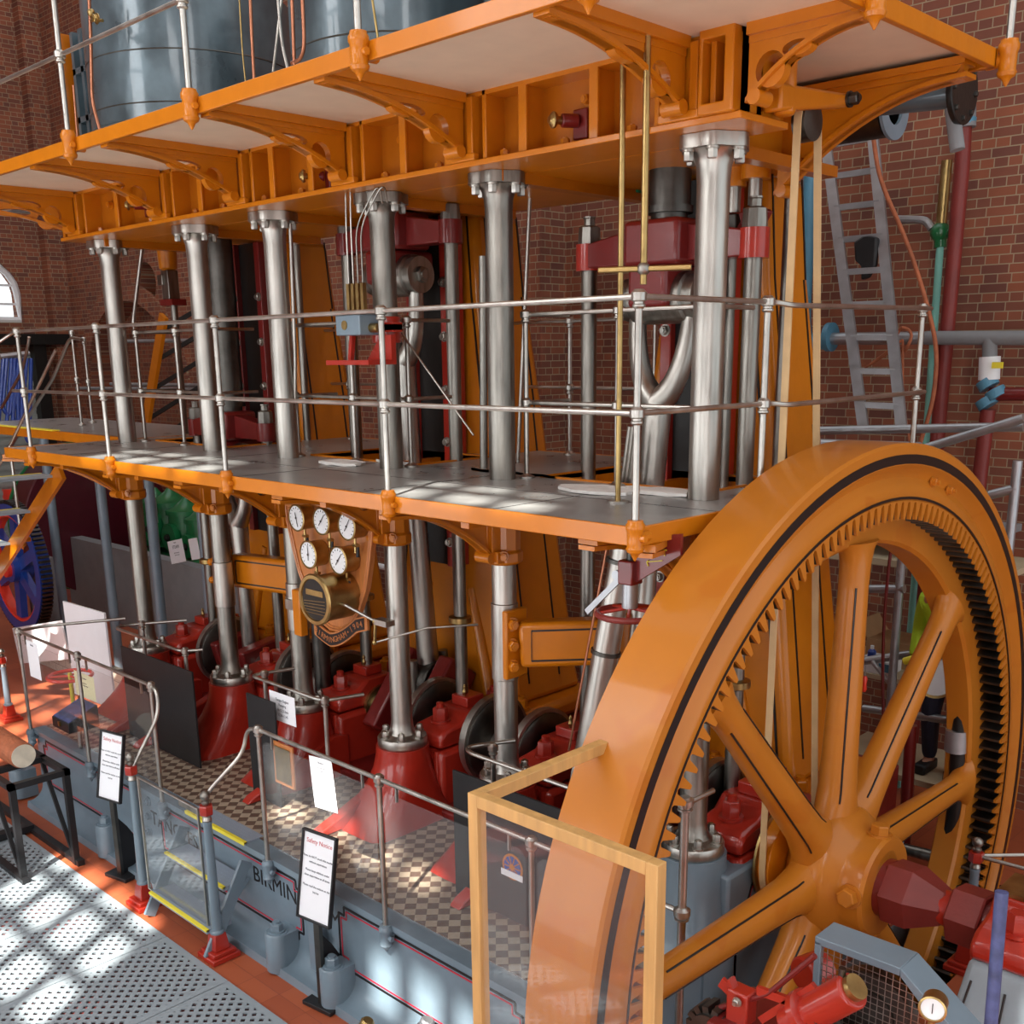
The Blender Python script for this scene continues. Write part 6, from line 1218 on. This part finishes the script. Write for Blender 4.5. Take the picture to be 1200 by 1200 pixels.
tt.build('rim_teeth','dark_steel',g)
# maroon flywheel edge-on and blue engine behind
c=A(112,640,'y',3.3); g=T('maroon_flywheel',c,'wide maroon-rimmed flywheel with a thin green edge seen under the left of the deck','flywheel')
MB().lathe([(.9,-.3),(1.25,-.3),(1.27,-.28),(1.27,.28),(1.25,.3),(.9,.3)],Vector((c.x,3.3,-1.9)),(1,0,0),64).build('rim','maroon',g); MB().ring(Vector((c.x-.34,3.3,-1.9)),(1,0,0),1.2,1.3,.05,64).build('green_edge','green',g)
g=T('blue_engine',A(50,600,'y',3.6),'small blue engine frame standing behind the stair','engine')
P=A(45,600,'y',3.6); MB().box((P.x-1.2,3.4,FZ),(P.x+.9,4.2,P.z-.1)).build('bed','blue',g,bevel=.05); MB().lathe([(.3,-.1),(.3,.5),(.2,.6),(.12,.65),(.12,1.0)],P,n=24).build('cylinder','blue',g); MB().lathe([(.3,0),(.3,.5)],P+Vector((-.9,0,-.1)),n=24).build('drum','bright_red',g)
# green engine
P=A(205,620,'y',3.9); g=T('green_engine',P,'green painted engine with round covers standing behind the left columns','engine')
MB().box((P.x-1.0,3.6,FZ),(P.x+1.3,4.4,P.z-.35)).build('bed','green',g,bevel=.04)
for dx,dz,r in ((-.55,.15,.28),(-.05,.2,.34),(.45,.1,.3),(.9,.0,.25)):
    b=MB(); b.lathe([(r,-.45),(r,.2),(r*1.12,.2),(r*1.12,.27),(r*.8,.3),(r*.3,.42),(r*.1,.5)],P+Vector((dx,0,dz)),n=24); b.lathe([(r*.7,0),(r*.75,.03),(r*.75,.1)],P+Vector((dx,-r*.9,dz-.15)),(0,-1,0),20); b.build('cylinder','green',g)
    MB().bolt(P+Vector((dx,-r*1.25,dz-.15)),(0,-1,0),.05,.05).build('cover_bolt','black_iron',g)
MB().tube(rnd([P+Vector((.2,-.5,.35)),P+Vector((.2,-.5,.6)),P+Vector((.36,-.5,.6)),P+Vector((.36,-.5,.2))],.1),.03,10).build('bent_pipe','alu',g)
# white rails round the green engine
g=T('white_barrier',A(200,640,'y',3.0),'white painted tubular barrier in front of the green engine','barrier')
for z in (.0,-.45): 
    q=A(185,612,'y',3.1).z+z; MB().tube([A(150,640,'y',3.1)+Vector((-1.5,0,0)),A(150,640,'y',3.1)]if 0 else [(-9.9,3.1,q),(-6.8,3.1,q)],.035,10).build('rail','white',g)
for x in (-9.6,-8.4,-7.2): MB().cyl((x,3.1,FZ+.0),(x,3.1,A(185,612,'y',3.1).z),.035,10).build('upright','white',g)
sheet('poster',(196,635),(213,631),(218,658),(201,661),('y',2.745),'paper','white poster with a small engine picture on the low grey wall',[('Engine',.08,.1,'ink'),('STEAM',.2,.3,'ink'),('built for pumping water',.05,.55,'ink'),('please do not climb',.05,.65,'ink')],'posters on the grey wall','poster')
sheet('poster',(221,632),(232,630),(234,655),(224,656),('y',2.745),'paper','plain white poster beside the engine poster on the low grey wall',None,'posters on the grey wall','poster')
# mesh panel behind second column
q0=A(272,600,'y',3.4); q1=A(322,690,'y',3.4); m_=MB(); x=q0.x
while x<q1.x: m_.bar((x,3.4,q1.z),(x,3.4,q0.z),.006,.006); x+=.06
z=q1.z
while z<q0.z: m_.bar((q0.x,3.4,z),(q1.x,3.4,z),.006,.006); z+=.06
m_.bar((q0.x,3.4,q0.z),(q0.x,3.4,FZ),.04,.04); m_.bar((q1.x,3.4,q0.z),(q1.x,3.4,FZ),.04,.04); tag(m_.build('mesh_screen','alu',smooth=0),'galvanised wire mesh screen between the second and third columns','screen')
sheet('warning_notice',(311,605),(318,606),(318,622),(311,621),('y',3.35),'yellow','small yellow notice on the wire mesh screen',None,None,'notice')
# round steel wheel beside the first red bearing is one of the eccentrics; blue hoses, shutter
q0=A(-5,395,'x',LX+.1); q1=A(58,520,'x',LX+.1); m_=MB(); z=q1.z-1.2
S(MB().box((LX+.02,q0.y-2,FZ+.5),(LX+.06,q1.y,q0.z-.3)).build('door_1','shutter',smooth=0))
z=FZ+.6; m_=MB()
while z<q0.z-.4: m_.box((LX+.06,q0.y-2,z),(LX+.09,q1.y,z+.09)); z+=.16
S(m_.build('door_1_slats','shutter',smooth=0))
q=A(53,460,'x',LX+.3); S(MB().box((LX+.05,q.y-.12,FZ),(LX+.3,q.y+.12,q0.z)).build('trim_4','black_iron'))
q0=A(20,382,'x',LX+.2); S(MB().box((LX+.02,q0.y-4,q0.z-.35),(LX+.4,A(80,382,'x',LX+.2).y,q0.z-.15)).build('trim_5','black_iron'))
g=T('blue_hoses',A(20,470,'x',-15),'bundle of blue rope slings hanging at the left edge','slings')
for k,(ua,ub,vb) in enumerate(((4,-2,500),(8,3,480),(13,16,497),(16,22,492),(22,14,500),(27,30,512))):
    a=A(ua,420,'x',-15); b=A(ub,vb,'x',-15); c_=A((ua+ub)/2+6,vb+8,'x',-15); MB().tube(rnd([a,b,c_,a+Vector((0,.12,0))],.1),.03,8).build('sling','blue',g)
MB().tube([A(0,418,'x',-15),A(34,414,'x',-15)],.04,8).build('hanging_bar','alu',g)
# inclined orange ladder frames in the left background
g=T('orange_ladder',A(165,540,'y',3.5),'orange timber trestle ladder slanting up behind the first columns','ladder')
MB().bar(A(163,545,'y',3.5),A(192,370,'y',3.5),.06,.18).build('stile','orange',g); MB().bar(A(232,500,'y',4.0),A(262,330,'y',4.0),.06,.14).build('stile','orange_dark',g)
for k in range(5): t=.1+.2*k; MB().bar(A(163+29*t,545-175*t,'y',3.5),A(232+30*t,500-170*t,'y',4.0),.04,.06).build('rung','black_iron',g)
# hanging orange funnel casting near the first columns
q=A(195,290,'y',.9); g=T('governor_sleeve',q,'orange funnel-shaped casting with steel jaws hanging below the left end of the girder','casting')
MB().lathe([(.06,-.22),(.09,-.2),(.1,0),(.12,.1),(.2,.2),(.2,.3)],q,n=24).build('funnel','orange',g); b=MB(); b.box(q+Vector((-.06,-.06,-.5)),q+Vector((.08,.06,-.22))); b.box(q+Vector((-.1,-.08,-.36)),q+Vector((.0,.0,-.26))); b.build('jaws','worn_steel',g,bevel=.008); MB().box(q+Vector((-.08,-.08,-.56)),q+Vector((.16,.08,-.5))).build('red_catch','dark_red',g)
MB().cyl(q+Vector((.05,0,-.56)),(q.x+.05,q.y,0.0),.035,14).build('rod','worn_steel',g)
pipe('slanting_tube',px([(170,262),(156,378),(158,388)],'y',1.3),.022,'rail_steel','thin pale tube slanting down beside the first column','tube')

# sloping stair handrails at the far left end of the deck
pipe('stair_handrail',px([(96,398),(82,395),(74,415),(63,442),(37,483),(15,520),(-10,560)],'y',.9),.02,'rail_steel','bent steel stair handrail sweeping down at the far left of the deck','handrail',None,.15)
pipe('stair_handrail',px([(34,395),(33,405),(26,435),(2,478)],'y',1.2),.02,'rail_steel','second bent handrail behind the leftmost deck stanchion','handrail',None,.15)
for k,(u,v0,v1,y) in enumerate(((84,390,515,.9),(98,398,500,1.2))):
    a=A(u,v0,'y',y); g=T('landing_post',(a.x,a.y,0),'steel handrail post on the far left landing, %s of the two'%('left','right')[k],'post','landing posts'); stanchion(g,a.x,a.y,0.0,a.z,a.z*.5,foot=True)
# paint chips and belt strand shading are left to the materials; steel straps on the last lower column
# scaffold rails behind the left columns
for k,(u0,v0,u1,v1) in enumerate(((130,400,300,398),(130,450,300,452),(90,455,260,456))):
    pipe('distant_rail',px([(u0,v0),(u1,v1)],'y',4.2),.03,'alu','thin horizontal pipe in front of the brick arch at the left, %s from the top'%ORD[k],'rail','pipes before the brick arch')
# short post and rail seen through the wheel beside the last column
g=T('pedestal_railing',(-.99,-.62,TZ),'short steel post with two rails beside the last column, seen through the wheel','railing')
P=A(803,940,'y',-.62); stanchion(g,P.x,-.62,TZ-.35,P.z,P.z-.62,r=.022); MB().tube([(P.x-.5,-.62,P.z),(P.x+.02,-.62,P.z),(P.x+.02,-.4,P.z)],.015,10).build('rail','rail_steel',g); MB().tube([(P.x-.5,-.62,P.z-.62),(P.x+.02,-.62,P.z-.62)],.015,10).build('rail','rail_steel',g)
# ================================================================ LIGHT
w=bpy.data.worlds.new('World'); SC.world=w; w.use_nodes=True; nt=w.node_tree; bg=nt.nodes['Background']
bg.inputs[0].default_value=(.92,.97,1,1); bg.inputs[1].default_value=1.3
sl=bpy.data.lights.new('sun','SUN'); sl.energy=20; sl.angle=math.radians(.9); sl.color=(1,.96,.88)
so=bpy.data.objects.new('sun',sl); COL.objects.link(so); so.rotation_euler=(-sd).to_track_quat('Z','Y').to_euler(); so.location=(0,-10,12)
def area(n,loc,tgt,sx,sy,e,c=(1,1,1)):
    l=bpy.data.lights.new(n,'AREA'); l.shape='RECTANGLE'; l.size=sx; l.size_y=sy; l.energy=e; l.color=c
    o=bpy.data.objects.new(n,l); COL.objects.link(o); o.location=loc; o.rotation_euler=(Vector(tgt)-Vector(loc)).to_track_quat('-Z','Y').to_euler(); return o
for i,(a,b,c,d) in enumerate(WIN): area('window_fill',((a+b)/2,WY+.15,(c+d)/2),((a+b)/2,WY+5,(c+d)/2-1.5),b-a,d-c,24*(b-a)*(d-c))
for a,b in FILLWIN: area('window_fill',((a+b)/2,WY+.15,-.8),((a+b)/2,WY+5,1.2),b-a,3.4,11*(b-a)*3.4,(.95,.98,1))
SC.view_settings.view_transform='Standard'; SC.view_settings.look='None'; SC.view_settings.exposure=0; SC.view_settings.gamma=1; SC.view_settings.use_curve_mapping=False
for o in list(COL.objects):
    if o.parent is None: o.location=o.location+Vector((0,0,ZF))
